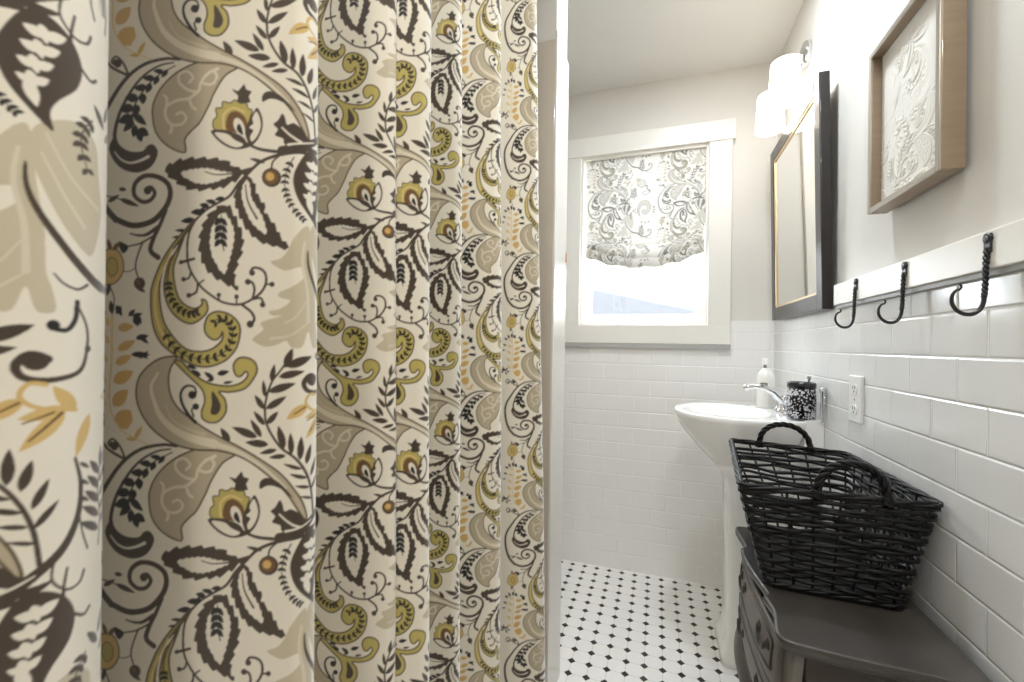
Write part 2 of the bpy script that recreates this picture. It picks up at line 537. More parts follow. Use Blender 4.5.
    # ---- leaf with pale cut-outs at the right
    p.blob([(303, 148), (294, 162), (289, 178), (292, 194), (300, 208), (315, 224), (314, 212), (318, 202), (328, 188), (331, 172), (325, 157), (314, 148)], 'dk', n=5)
    for i, (x, y) in enumerate(((309, 155), (307, 166), (305, 177), (304, 188))):
        s = 1.15 - 0.1 * i
        p.leaf((x + 2, y + 8), (x - 7 * s, y + 4), 6 * s, 'cr'); p.leaf((x + 2, y + 8), (x + 11 * s, y + 2), 6.5 * s, 'cr'); p.leaf((x, y), (x + 3, y + 12), 6, 'cr')
    p.leaf((303, 194), (308, 211), 7, 'cr')
    # ---- frond up the right side
    st = [(283, 362), (276, 372), (270, 380), (265, 394), (263, 410), (266, 426), (278, 445), (293, 457), (303, 473), (309, 492), (312, 515)]
    p.line(st, 1.6, 2.4, 'dk')
    for b, t, w in (((282, 367), (289.5, 347), 8), ((284, 366), (308.5, 355), 9), ((276, 376), (301, 370), 7.5), ((269, 380.5), (272, 363), 5.5), ((266, 391), (293, 382), 8), ((263, 396), (261, 379), 4.5),
                    ((264, 408), (284, 395), 7), ((262, 408), (253, 394), 6), ((265, 423), (276, 410), 6), ((263, 424), (252, 410), 5.5), ((260, 436), (249, 418), 6), ((256, 436), (231, 426), 8),
                    ((267, 443), (244, 441), 7.5), ((275, 448), (258, 452), 5), ((284, 454), (267, 456), 5), ((282, 447), (276, 424), 7.5), ((289, 453), (288, 431), 6), ((297, 459), (298, 435), 6.5),
                    ((303, 464), (308, 444), 6), ((308, 477), (316, 458), 5), ((299, 468), (281, 462), 4), ((304, 478), (287, 472), 4), ((307, 488), (292, 484), 3.5), ((309, 490), (321, 474), 4.5), ((310, 500), (297, 495), 3)):
        p.leaf(b, t, w, 'dk')
    # ---- three serrated leaves and their stem
    p.line([(300, 150), (282, 153), (268, 157), (256, 163), (246, 173), (236, 184), (227, 197), (214, 205), (203, 212), (194, 221), (185, 233), (176, 246)], 3.0, 1.5, 'dk')
    p.leaf((262, 163), (246, 159), 4, 'dk')
    p.jag([(161, 172), (173, 163), (188, 160), (207, 160), (222, 162), (234, 169), (250, 170), (240, 176), (230, 183), (216, 189), (200, 191), (186, 190), (173, 183)], 3.6, 12, 'dk')
    p.jag([(178, 175), (192, 171), (204, 170), (216, 172), (230, 175), (218, 181), (205, 185), (192, 184)], 1.6, 6, 'cr')
    p.line([(202, 173), (214, 176), (234, 174)], 0.8, 1.4, 'dk')
    p.jag([(224, 206), (212, 211), (203, 222), (198, 237), (198, 252), (203, 267), (213, 278), (226, 285), (235, 290), (232, 279), (234, 268), (239, 252), (240, 237), (236, 226), (231, 215)], 3.4, 12, 'dk')
    p.jag([(220, 214), (211, 226), (208, 242), (211, 258), (222, 274), (227, 260), (231, 244), (231, 230), (226, 219)], 1.6, 7, 'cr')
    p.line([(219, 216), (218, 232), (222, 252)], 1.0, 1.2, 'bk')
    for i in range(4):
        y = 222 + i * 7
        p.leaf((218, y - 3), (212.5, y + 5), 5.5, 'bk'); p.leaf((218, y - 3), (225, y + 5), 5.5, 'bk')
    p.jag([(238, 180), (232, 198), (236, 214), (242, 226), (252, 238), (265, 244), (285, 248), (277, 237), (271, 225), (262, 213), (261, 206), (254, 195), (249, 180)], 3.0, 11, 'dk')
    p.jag([(243, 181), (239, 195), (244, 213), (251, 225), (263, 234), (261, 222), (256, 211), (249, 200), (246, 184)], 1.4, 7, 'cr')
    p.line([(242.5, 185), (245, 202), (254, 219)], 0.9, 1.8, 'dk')
    # berry, mini frond
    p.line([(275, 156), (269, 162), (268, 170)], 1.4, 1.6, 'dk')
    p.dot(268, 177.5, 9.6, 'dk'); p.dot(267.5, 177, 7.4, 'br'); p.dot(266.5, 176.5, 4.2, 'go')
    p.frond([(290, 156), (283, 170), (281, 186), (285, 200), (292, 211), (299, 218)], 12, 6, 3.2, 'bk', ang=0.9, sw=1.2, taper=0.3)
    # black leaves along the top of the paisley stem
    for b, t, w in (((222, 199), (212, 201), 4.5), ((214, 204), (203, 202), 5), ((207, 208), (197, 206), 6), ((201, 213), (188, 214), 6.5), ((193, 221), (178, 223), 6), ((184, 232), (172, 232), 3.5), ((180, 238), (169, 239), 3), ((203, 211), (196, 214), 6)):
        p.leaf(b, t, w, 'bk')
    # ---- green paisley: outer band with scroll head
    A = [(192, 222), (182, 232), (170, 246), (160, 261), (153, 276), (148, 292), (148, 311), (151, 329), (158, 343), (168, 352), (179, 359), (191, 365), (206, 367), (223, 361), (234, 349), (238, 335),
         (237, 324), (229, 315.5), (217, 312), (207, 316), (203, 327), (205, 335), (212, 340), (218, 338), (221, 332), (220, 341), (209, 350), (194, 352), (182, 348), (170, 336), (161, 321), (157, 299), (158, 279), (165, 259), (178, 241)]
    p.blob(A, 'ye', outline='ol', ow=2.0)
    p.line([(170, 251), (157, 278), (152, 302), (156, 326), (166, 345)], 1.5, 3.2, 'gp')
    p.line([(162, 330), (168, 343), (180, 354), (196, 359), (212, 358), (225, 350), (231, 337), (229, 325), (220, 319), (212, 322)], 1.0, 1.0, 'bk')
    ar = catmull([(160, 330), (168, 343), (180, 354), (196, 359), (212, 358), (225, 350), (231, 337), (229, 325), (220, 319), (210, 326)], 4)
    for i in range(2, len(ar) - 1, 2):
        t = ar[i + 1] - ar[i - 1]; a = math.atan2(t[1], t[0])
        for sd in (1, -1):
            p.leaf(ar[i], (ar[i][0] + 6.5 * math.cos(a + sd * 0.8), ar[i][1] + 6.5 * math.sin(a + sd * 0.8)), 3.4, 'bk')
    # inner arm
    B = [(182, 237), (173, 254), (167, 262), (163, 276), (161.6, 290), (166, 307), (176, 319), (189, 324.5), (200, 319), (206, 311), (204.5, 302), (200, 300.5), (200.5, 305), (195, 309), (187, 308), (178, 301), (173, 288), (171, 270), (176, 254)]
    p.blob(B, 'ye', outline='ol', ow=2.0)
    br = catmull([(166, 283), (168, 297), (176, 309), (188, 315), (197, 313)], 5)
    p.line(br, 1.0, 1.0, 'bk', raw=True)
    for i in range(0, len(br) - 1, 2):
        t = br[i + 1] - br[i]; a = math.atan2(t[1], t[0])
        for sd in (1, -1):
            p.leaf(br[i], (br[i][0] + 6 * math.cos(a + sd * 0.8), br[i][1] + 6 * math.sin(a + sd * 0.8)), 3.4, 'bk')
    p.line([(175, 250), (167, 268), (165, 282)], 1.0, 2.4, 'br')
    # third arm with hook and tear drop
    C = [(173, 362), (186, 375), (196, 384), (202, 391), (204, 401), (201, 411), (202, 418), (209, 422), (218, 420.5), (225, 411), (224, 399), (218, 391.5), (229, 391.5), (243, 388), (251, 379), (255, 370),
         (253, 362), (246, 357.5), (237, 358), (232, 365), (234, 374), (239, 376), (244, 371), (246, 375), (240, 382), (229, 385.5), (214, 384.5), (203, 381), (190, 372), (180, 362)]
    p.blob(C, 'ye', outline='ol', ow=1.9)
    p.blob([(211, 391), (217, 398), (220, 407), (216, 414), (210, 413), (211, 404)], 'dk', n=4)
    for b, t, w in (((200, 376), (190, 370), 4.5), ((213, 379), (203, 372), 5), ((213, 379), (206, 381), 3.5), ((216, 374), (228, 371), 5.5), ((186, 366), (196, 369), 4), ((222, 383), (232, 381), 3)):
        p.leaf(b, t, w, 'bk')
    # little dark curl and spur
    p.line([(195, 422), (188, 415), (181, 403), (180, 393), (185, 386.5), (193, 387), (195.5, 393)], 3.6, 1.8, 'bk'); p.dot(191.5, 395, 4.2, 'bk')
    p.line([(193, 416), (191, 410), (194, 407)], 2, 1.6, 'bk'); p.dot(195, 406.5, 3.4, 'bk')
    p.leaf((229, 441), (220, 427), 7, 'dk')
    # ---- vine with curls
    p.line([(194, 220), (187, 234), (185, 250), (187, 268), (197, 285), (208, 295), (222, 303), (238, 304.5), (250, 299), (258.5, 292), (263, 283), (262.5, 274), (258, 269), (251, 268), (248, 272)], 1.8, 2.2, 'dk')
    p.dot(249.5, 273, 3.0, 'dk')
    p.line([(263, 284), (269, 284)], 1.6, 1.6, 'dk'); p.dot(269, 284, 2.6, 'dk')
    p.line([(250, 299), (252, 290), (250, 283), (245.5, 281)], 2.0, 2.0, 'dk'); p.dot(245.5, 282, 3.0, 'dk')
    p.line([(251, 299), (258, 298), (261, 304)], 2.0, 2.0, 'dk'); p.dot(260, 304.5, 2.8, 'dk')
    p.line([(240, 305), (249, 312), (252, 319), (249, 324)], 2.2, 2.4, 'dk'); p.dot(248, 324, 3.6, 'dk')
    for x, y, x2, y2 in ((217, 301, 217, 295.5), (234.5, 304, 234.5, 297)):
        p.line([(x, y), (x2, y2)], 1.5, 1.5, 'dk'); p.dot(x2, y2, 2.3, 'dk')
    p.line([(178, 264), (185, 262), (192, 260)], 2.6, 2.2, 'dk'); p.dot(179, 263.5, 2.2, 'dk')
    p.line([(189, 272), (187, 279), (181, 281)], 1.6, 1.8, 'dk'); p.dot(181.5, 280.5, 2.4, 'dk')
    p.line([(196, 284), (194.5, 293), (187, 297)], 1.8, 2.0, 'dk'); p.dot(187, 296.5, 2.6, 'dk')
    p.line([(198, 284), (202, 281)], 1.4, 1.4, 'dk')
    # ---- gold column left of the comma
    for b, t, w in (((112, 330), (130, 328), 9), ((112, 352), (132, 342), 9), ((110, 366), (128, 357), 9), ((108, 384), (130, 373), 13), ((108, 408), (124, 391), 14), ((110, 424), (128, 412), 13),
                    ):
        p.leaf(b, t, w, 'go')
    for b, t, w in (((104, 328), (96, 318), 6), ((104, 345), (92, 336), 7), ((102, 364), (89, 354), 7), ((100, 386), (87, 375), 8), ((100, 408), (90, 398), 7)):
        p.leaf(b, t, w, 'gp')
    p.fill([(114, 420), (128, 412), (130, 422), (124, 431), (114, 430)], 'go')
    p.leaf((132, 440), (140, 427), 5, 'go'); p.leaf((134, 441), (122, 440), 3.5, 'go')
    p.line([(148, 446), (134, 440), (118, 432), (106, 414), (104, 390), (106, 362), (106, 336), (106, 318)], 1.0, 2.4, 'gp')
    for b, t, w in (((116, 308), (110, 316), 6), ((110, 307), (117, 318), 6), ((124, 318), (131, 311), 5), ((128, 318), (139, 315), 4.5), ((132, 316), (138, 326), 6), ((130, 318), (135, 328), 7),
                    ((132, 340), (146, 337), 6), ((136, 338), (146, 345), 4.5), ((127, 356), (148, 356), 6), ((134, 354), (146, 360), 4), ((136, 360), (146, 352), 3.5), ((98, 318), (92, 306), 6), ((92, 322), (82, 316), 6),
                    ((88, 340), (78, 334), 5), ((106, 316), (104, 302), 6), ((84, 354), (74, 352), 4)):
        p.leaf(b, t, w, 'bk')
    p.dot(110, 448, 4.5, 'dk')
    for b, t in (((83, 416), (70, 408)), ((84, 414), (76, 403)), ((84, 416), (92, 405)), ((80, 418), (69, 419)), ((88, 416), (98, 418)), ((84, 418), (90, 427))):
        p.leaf(b, t, 4.5, 'bk')
    # gold bud
    p.blob([(92, 262), (98, 252), (108, 250), (116, 258), (118, 272), (110, 284), (98, 286), (90, 276)], 'gp2', outline='ol', ow=1.4)
    p.blob([(99, 268), (103, 259), (110, 262), (111, 273), (104, 278)], 'ye', outline='br', ow=1.0)
    p.leaf((104, 252), (100, 240), 5, 'br'); p.leaf((106, 252), (114, 243), 5, 'br'); p.leaf((103, 285), (100, 298), 5, 'dk')
    p.line([(102, 286), (108, 300), (106, 316)], 1.2, 1.2, 'dk')
    # ---- right-hand tendrils
    p.line([(326, 138), (324, 156), (329, 170), (337, 177), (342, 174)], 1.4, 2.0, 'dk')
    p.frond([(339, 205), (333, 214), (331, 226), (336, 243)], 6, 8, 4.5, 'dk', ang=0.9, taper=0.2)
    p.line([(330, 338), (329, 350), (324, 358), (316, 357)], 3.5, 3.0, 'bk'); p.dot(317, 355, 3.6, 'bk')
    p.line([(330, 340), (337, 356), (337, 373), (332, 387), (317, 392), (304, 390), (300, 382), (306, 375), (314, 378)], 1.2, 5.0, 'dk'); p.dot(309, 379, 6.5, 'dk')
    p.dot(338, 371, 2.6, 'dk')
    for b, t, w in (((304, 404), (284, 418), 10), ((326, 412), (301, 417), 9), ((324, 414), (302, 438), 10), ((330, 414), (317, 396), 9), ((340, 418), (330, 448), 8)):
        p.leaf(b, t, w, 'gp2')
    p.line([(302, 406), (291, 413)], 1.6, 1.2, 'br'); p.line([(322, 415), (306, 432)], 2.2, 1.2, 'br'); p.line([(318, 414), (303, 420)], 1.6, 1.0, 'br')
    p.line([(330, 414), (310, 410), (302, 402), (306, 394), (314, 395)], 2.6, 3.0, 'gp2')
    p.line([(330, 448), (334, 468), (332, 490), (323, 509), (308, 522), (296, 530), (278, 535)], 1.6, 7.5, 'dk')
    p.line([(310, 521), (298, 526), (284, 529)], 1.0, 2.4, 'cr')
    p.line([(333, 488), (336, 504), (340, 516)], 1.0, 1.4, 'dk')
    p.line([(319, 514), (318, 528), (326, 538), (334, 537), (337, 530)], 1.2, 1.8, 'dk')
    for y in (452, 464, 476):
        p.leaf((333, y), (341, y + 6), 3, 'dk')
    # ---- sprays filling the space between the repeats
    for ox, oy, s in ((392, 300, 1.0), (352, 78, 0.95)):
        stem = [(ox, oy + 58 * s), (ox + 2 * s, oy + 36 * s), (ox - 2 * s, oy + 14 * s), (ox + 2 * s, oy - 8 * s)]
        p.line(stem, 1.8, 1.2, 'dk')
        for i in range(5):
            y = oy + (46 - 11 * i) * s
            p.leaf((ox, y), (ox - (20 - 2 * i) * s, y - 13 * s), 6.5 * s, 'dk'); p.leaf((ox, y - 4 * s), (ox + (20 - 2 * i) * s, y - 17 * s), 6.5 * s, 'dk')
        p.leaf((ox + 1, oy - 4 * s), (ox + 3 * s, oy - 20 * s), 6 * s, 'dk')
    p.line([(350, 325), (372, 330), (392, 346), (412, 352), (436, 344), (448, 326), (442, 312), (430, 314), (430, 324)], 5.5, 2.6, 'dk'); p.dot(433, 321, 3.6, 'dk')
    p.line([(412, 352), (430, 362), (452, 360)], 2.4, 1.2, 'dk')
    p.line([(440, 90), (428, 104), (410, 108), (398, 98), (402, 86), (412, 88)], 3.0, 2.0, 'dk'); p.dot(411, 91, 3.2, 'dk')
    p.frond([(440, 90), (424, 74), (420, 54)], 6, 11, 5, 'dk', ang=0.9, taper=0.3)
    for b, t, w in (((372, 402), (360, 386), 9), ((372, 402), (388, 390), 9), ((370, 406), (352, 408), 8), ((374, 406), (390, 414), 8), ((372, 410), (368, 428), 8)):
        p.leaf(b, t, w, 'gp2')
    p.dot(372, 405, 4.0, 'br')
    p.line([(372, 428), (380, 444), (398, 450), (414, 440)], 1.6, 1.2, 'dk'); p.dot(414, 439, 3, 'dk')
    return p


def box_blur(a, n):
    if n <= 1:
        return a
    for ax in (0, 1):
        acc = np.zeros_like(a)
        for k in range(n):
            acc += np.roll(a, k - n // 2, axis=ax)
        a = acc / n
    return a


def to_linear(a):
    v = np.clip(a / 255.0, 0, 1)
    return np.where(v <= 0.04045, v / 12.92, ((v + 0.055) / 1.055) ** 2.4).astype(np.float32)


PRINT = to_linear(draw_print().a)
_mips = {}


def sample_print(u, v, soft=1.0):
    """u, v in cloth units (arrays); soft = footprint in units"""
    n = max(1, int(round(soft * SS)))
    if n not in _mips:
        _mips[n] = box_blur(PRINT, n)
    T = _mips[n]
    x = (u * SS - 0.5) % T.shape[1]; y = (v * SS - 0.5) % T.shape[0]
    x0 = np.floor(x).astype(int); y0 = np.floor(y).astype(int)
    fx = (x - x0)[..., None]; fy = (y - y0)[..., None]
    x1 = (x0 + 1) % T.shape[1]; y1 = (y0 + 1) % T.shape[0]
    x0 %= T.shape[1]; y0 %= T.shape[0]
    return (T[y0, x0] * (1 - fx) * (1 - fy) + T[y0, x1] * fx * (1 - fy) + T[y1, x0] * (1 - fx) * fy + T[y1, x1] * fx * fy)


def grid_mesh(name, blocks):
    """blocks: list of (P[rows,cols,3], C[rows,cols,3]) -> one mesh with colour attribute 'print'"""
    V = []; Cc = []; F = []; base = 0
    for P, C in blocks:
        r, c = P.shape[:2]
        V.append(P.reshape(-1, 3)); Cc.append(C.reshape(-1, 3))
        i = np.arange(r * c).reshape(r, c) + base
        F.append(np.stack([i[:-1, :-1], i[:-1, 1:], i[1:, 1:], i[1:, :-1]], -1).reshape(-1, 4))
        base += r * c
    V = np.concatenate(V).astype(np.float32); Cc = np.concatenate(Cc); F = np.concatenate(F).astype(np.int32)
    me = bpy.data.meshes.new(name)
    me.vertices.add(len(V)); me.vertices.foreach_set('co', V.ravel())
    me.loops.add(F.size); me.loops.foreach_set('vertex_index', F.ravel())
    me.polygons.add(len(F))
    me.polygons.foreach_set('loop_start', np.arange(0, F.size, 4, dtype=np.int32))
    me.update(calc_edges=True)
    at = me.attributes.new('print', 'FLOAT_COLOR', 'POINT')
    at.data.foreach_set('color', np.concatenate([Cc, np.ones((len(Cc), 1))], 1).astype(np.float32).ravel())
    me.polygons.foreach_set('use_smooth', np.ones(len(F), bool))
    me.validate()
    return me
# ------------------------------------------------------------------ camera (yaw, roll and focal length solved from the tile courses)
MC = np.array([[0.94731987, 0.01302482, -0.32002409], [0.31985816, 0.01333837, 0.94737155], [0.01660794, -0.99982621, 0.00846961]])
FPX = 431.21
cam_d = bpy.data.cameras.new('camera')
cam = bpy.data.objects.new('camera', cam_d); COL.objects.link(cam)
cam_d.sensor_width = 36.0; cam_d.lens = FPX / 1024 * 36.0
cam_d.clip_start = 0.02; cam_d.clip_end = 60
mw = Matrix.Identity(4)
for r in range(3):
    mw[r][0] = MC[r, 0]; mw[r][1] = -MC[r, 1]; mw[r][2] = -MC[r, 2]
mw[2][3] = H
cam.matrix_world = mw
cam_d.dof.use_dof = True; cam_d.dof.focus_distance = 1.15; cam_d.dof.aperture_fstop = 7.0
SC.camera = cam

# ------------------------------------------------------------------ palette
WALL = noisy(mat('warm_grey_wall_paint', (222, 218, 211), 0.5), (219, 215, 208), 3.0, bump=0.04)
CEIL = mat('ceiling_paint', (224, 222, 217), 0.7)
TRIM = mat('white_trim_paint', (236, 232, 225), 0.32)
TRIM2 = mat('grey_trim', (176, 174, 170), 0.4)  # plain mid-grey for the strip below the apron
TILE_R = tile_mat('subway_tile_side', 'Y', -1.0445 + 0.0745)
TILE_F = tile_mat('subway_tile_far', 'X', 0.03, tile=(240, 238, 235), grout=(246, 244, 241))
TILE_S = tile_mat('subway_tile_shower', 'X', 0.0, tile=(222, 216, 207), grout=(224, 218, 208))
GLAZE = noisy(mat('cream_glazed_panel', (206, 195, 180), 0.1, coat=.3), (200, 188, 173), 4.0)
FLOOR = octagon_floor_mat()
PORC = mat('white_porcelain', (246, 245, 242), 0.08, coat=0.4)
CHROME = mat('chrome', (225, 226, 228), 0.08, metal=1.0)
IRON = mat('black_wrought_iron', (24, 25, 30), 0.35, spec=0.6)
STEEL = mat('screw_steel', (150, 150, 152), 0.3, metal=1.0)
FRAME_DK = noisy(mat('dark_bronze_wood', (44, 37, 35), 0.3, spec=0.4, coat=0.1), (36, 31, 30), 30)
GOLD = mat('gilt_lip', (220, 198, 160), 0.3, metal=0.8)
MIRROR = mat('mirror_silver', (240, 240, 236), 0.015, metal=1.0)
CLOTH = print_mat('printed_curtain_cloth', sheen=0.55)
SHADE_CLOTH = print_mat('printed_shade_cloth', translucent=0.05)
PANE = pane_mat('window_pane')
PLASTIC = mat('white_plastic', (238, 237, 234), 0.3)
SLOT = mat('socket_slot', (40, 38, 38), 0.5)


def part(name, bm, m, parent, smooth=False, bevel=0.0, seg=2):
    o = obj(name, bm, m, parent, smooth, bevel, seg)
    r = parent
    while r.parent is not None:
        r = r.parent
    shift(o, r.location)
    return o


def bx(lo, hi):
    bm = new(); box(bm, lo, hi); return bm


# ------------------------------------------------------------------ room shell
XL, YB = -1.15, -1.35
struct(obj('floor', bx((XL - .1, YB - .1, -0.1), (XR + .1, YF + .15, 0)), FLOOR))
struct(obj('ceiling', bx((XL - .1, YB - .1, ZC), (XR + .1, YF + .15, ZC + .1)), CEIL))
wr = struct(obj('wall_right', bx((XR + .006, YB - .1, 0), (XR + .106, YF + .15, ZC)), WALL))
part('tile_wainscot', bx((XR, YB, 0), (XR + .008, YF, 1.243)), TILE_R, wr)
struct(obj('wall_left', bx((XL - .1, YB - .1, 0), (XL, YF + .15, ZC)), WALL))
struct(obj('wall_back', bx((XL, YB - .1, 0), (XR + .006, YB, ZC)), WALL))
# far wall with the window opening
WX0, WX1, WZ0, WZ1 = -0.385, 0.220, 1.222, 2.085
bm = new()
YW = YF + .006
box(bm, (XL, YW, 0), (WX0, YF + .15, ZC)); box(bm, (WX1, YW, 0), (XR + .006, YF + .15, ZC))
box(bm, (WX0, YW, 0), (WX1, YF + .15, WZ0)); box(bm, (WX0, YW, WZ1), (WX1, YF + .15, ZC))
wf = struct(obj('wall_far', bm, WALL))
bm = new()
box(bm, (XL, YF, 0), (XR, YF + .008, 1.108)); box(bm, (.320, YF, 1.108), (XR, YF + .008, 1.243)); box(bm, (XL, YF, 1.108), (-.487, YF + .008, 1.243))
part('tile_wainscot', bm, TILE_F, wf)
# end wall of the shower alcove (tiled below, painted above) with the glossy return facing the room
ws = struct(obj('wall_shower', bx((XL, 1.285, 0), (-.306, 1.443, ZC)), WALL))
bm = new()
box(bm, (XL, 1.277, 0), (-.3065, 1.287, 2.050))
part('tile_cladding', bm, GLAZE, ws, bevel=.002)
bm = new(); box(bm, (-.307, 1.276, 0), (-.299, 1.449, 2.075))
part('return_tile', bm, mat('white_glazed_return', (228, 224, 217), 0.22), ws, bevel=.003)
bm = new(); box(bm, (XL, 1.441, 0), (-.3075, 1.449, 1.243))
part('back_tile', bm, GLAZE, ws)
bm = new(); box(bm, (-.300, 1.438, 1.395), (-.2965, 1.4485, 1.428))
part('strike_plate', bm, mat('aged_brass', (190, 140, 90), 0.35, metal=0.6), ws, bevel=.001)

# ------------------------------------------------------------------ window
bm = new()
box(bm, (WX0 - .10, YF - .022, 1.222), (WX0, YF + .006, WZ1)); box(bm, (WX1, YF - .022, 1.222), (.318, YF + .006, WZ1))
w1 = struct(obj('window_1', bm, TRIM, bevel=.002))
bm = new(); box(bm, (WX0 - .112, YF - .027, WZ1), (.330, YF + .006, WZ1 + .095))
part('head_casing', bm, TRIM, w1, bevel=.002)
bm = new(); box(bm, (WX0 - .10, YF - .022, 1.131), (.318, YF + .006, 1.222))
part('apron', bm, TRIM, w1, bevel=.002)
bm = new(); box(bm, (WX0 - .10, YF - .020, 1.108), (.320, YF + .006, 1.131))
part('sill_strip', bm, TRIM2, w1, bevel=.001)
bm = new()                                           # jamb lining
box(bm, (WX0, YF - .005, WZ0), (WX0 + .012, YF + .15, WZ1)); box(bm, (WX1 - .012, YF - .005, WZ0), (WX1, YF + .15, WZ1))
box(bm, (WX0 + .012, YF - .005, WZ0), (WX1 - .012, YF + .15, WZ0 + .012)); box(bm, (WX0 + .012, YF - .005, WZ1 - .012), (WX1 - .012, YF + .15, WZ1))
part('jamb', bm, TRIM, w1)


def sash(y0, y1, z0, z1):
    bm = new()
    x0, x1 = WX0 + .012, WX1 - .012
    box(bm, (x0, y0, z0), (x0 + .04, y1, z1)); box(bm, (x1 - .04, y0, z0), (x1, y1, z1))
    box(bm, (x0 + .04, y0, z0), (x1 - .04, y1, z0 + .045)); box(bm, (x0 + .04, y0, z1 - .04), (x1 - .04, y1, z1))
    s = part('sash', bm, TRIM, w1, bevel=.002)
    part('glass', bx((x0 + .04, (y0 + y1) / 2 - .002, z0 + .045), (x1 - .04, (y0 + y1) / 2 + .002, z1 - .04)), PANE, s)


sash(YF + .055, YF + .09, WZ0 + .012, 1.67)
sash(YF + .095, YF + .13, 1.63, WZ1 - .012)

# house across the way, seen through the lower pane
hs = thing('neighbouring_house', 'blue-grey house roof seen through the window below the printed shade', 'building', (-.4, 6.4, -1.0))
roofm = noisy(mat('blue_grey_shingle', (44, 45, 48), 0.9), (50, 51, 54), 5.0, stretch=(1, 1, 6))
bm = new()
loft(bm, [[(-2.2, 6.0, -1), (1.8, 6.0, -1), (1.8, 6.0, 1.15), (-2.2, 6.0, 1.15)], [(-2.2, 9, -1), (1.8, 9, -1), (1.8, 9, 1.15), (-2.2, 9, 1.15)]], smooth=False)
part('wall', bm, mat('pale_siding', (200, 204, 212), 0.8), hs)
bm = new()
loft(bm, [[(-2.4, 5.8, 1.15), (2.0, 5.8, 1.15), (2.0, 5.8, 1.2), (-2.4, 5.8, 1.2)], [(-2.3, 7.4, 2.30), (1.0, 7.4, 1.85), (1.0, 7.4, 1.9), (-2.3, 7.4, 2.36)]], smooth=False)
part('roof', bm, roofm, hs)

# ------------------------------------------------------------------ shower curtain
EX = MC[:, 0]; EZ = MC[:, 2]


def plan(px, Z):
    """plan position (x, y) of a cloth edge: column px of the solved camera at depth Z, eye level"""
    X = (px - 512) / FPX * Z
    p = EX * X + EZ * Z
    return np.array([p[0], p[1]])


EXP = np.array([EX[0], EX[1]]); EXP /= np.linalg.norm(EXP)
EZP = np.array([-EXP[1], EXP[0]])
#         left  right  depth  u-ref (at px)  v at eye level  turn radius
FOLDS = [(-190, 105, .231, (311, 40), 363, .034),
         (101, 316, .369, (210, 210), 340, .014),
         (312, 396, .517, (232.6, 363), 333, .009),
         (393, 430, .530, (232.6, 410.5), 333, .012),
         (426, 461, .707, (232.6, 447), 341, .015),
         (456, 501, .910, (132, 469.5), 330, .019),
         (496, 541, 1.11, (132, 520.8), 336, .022)]


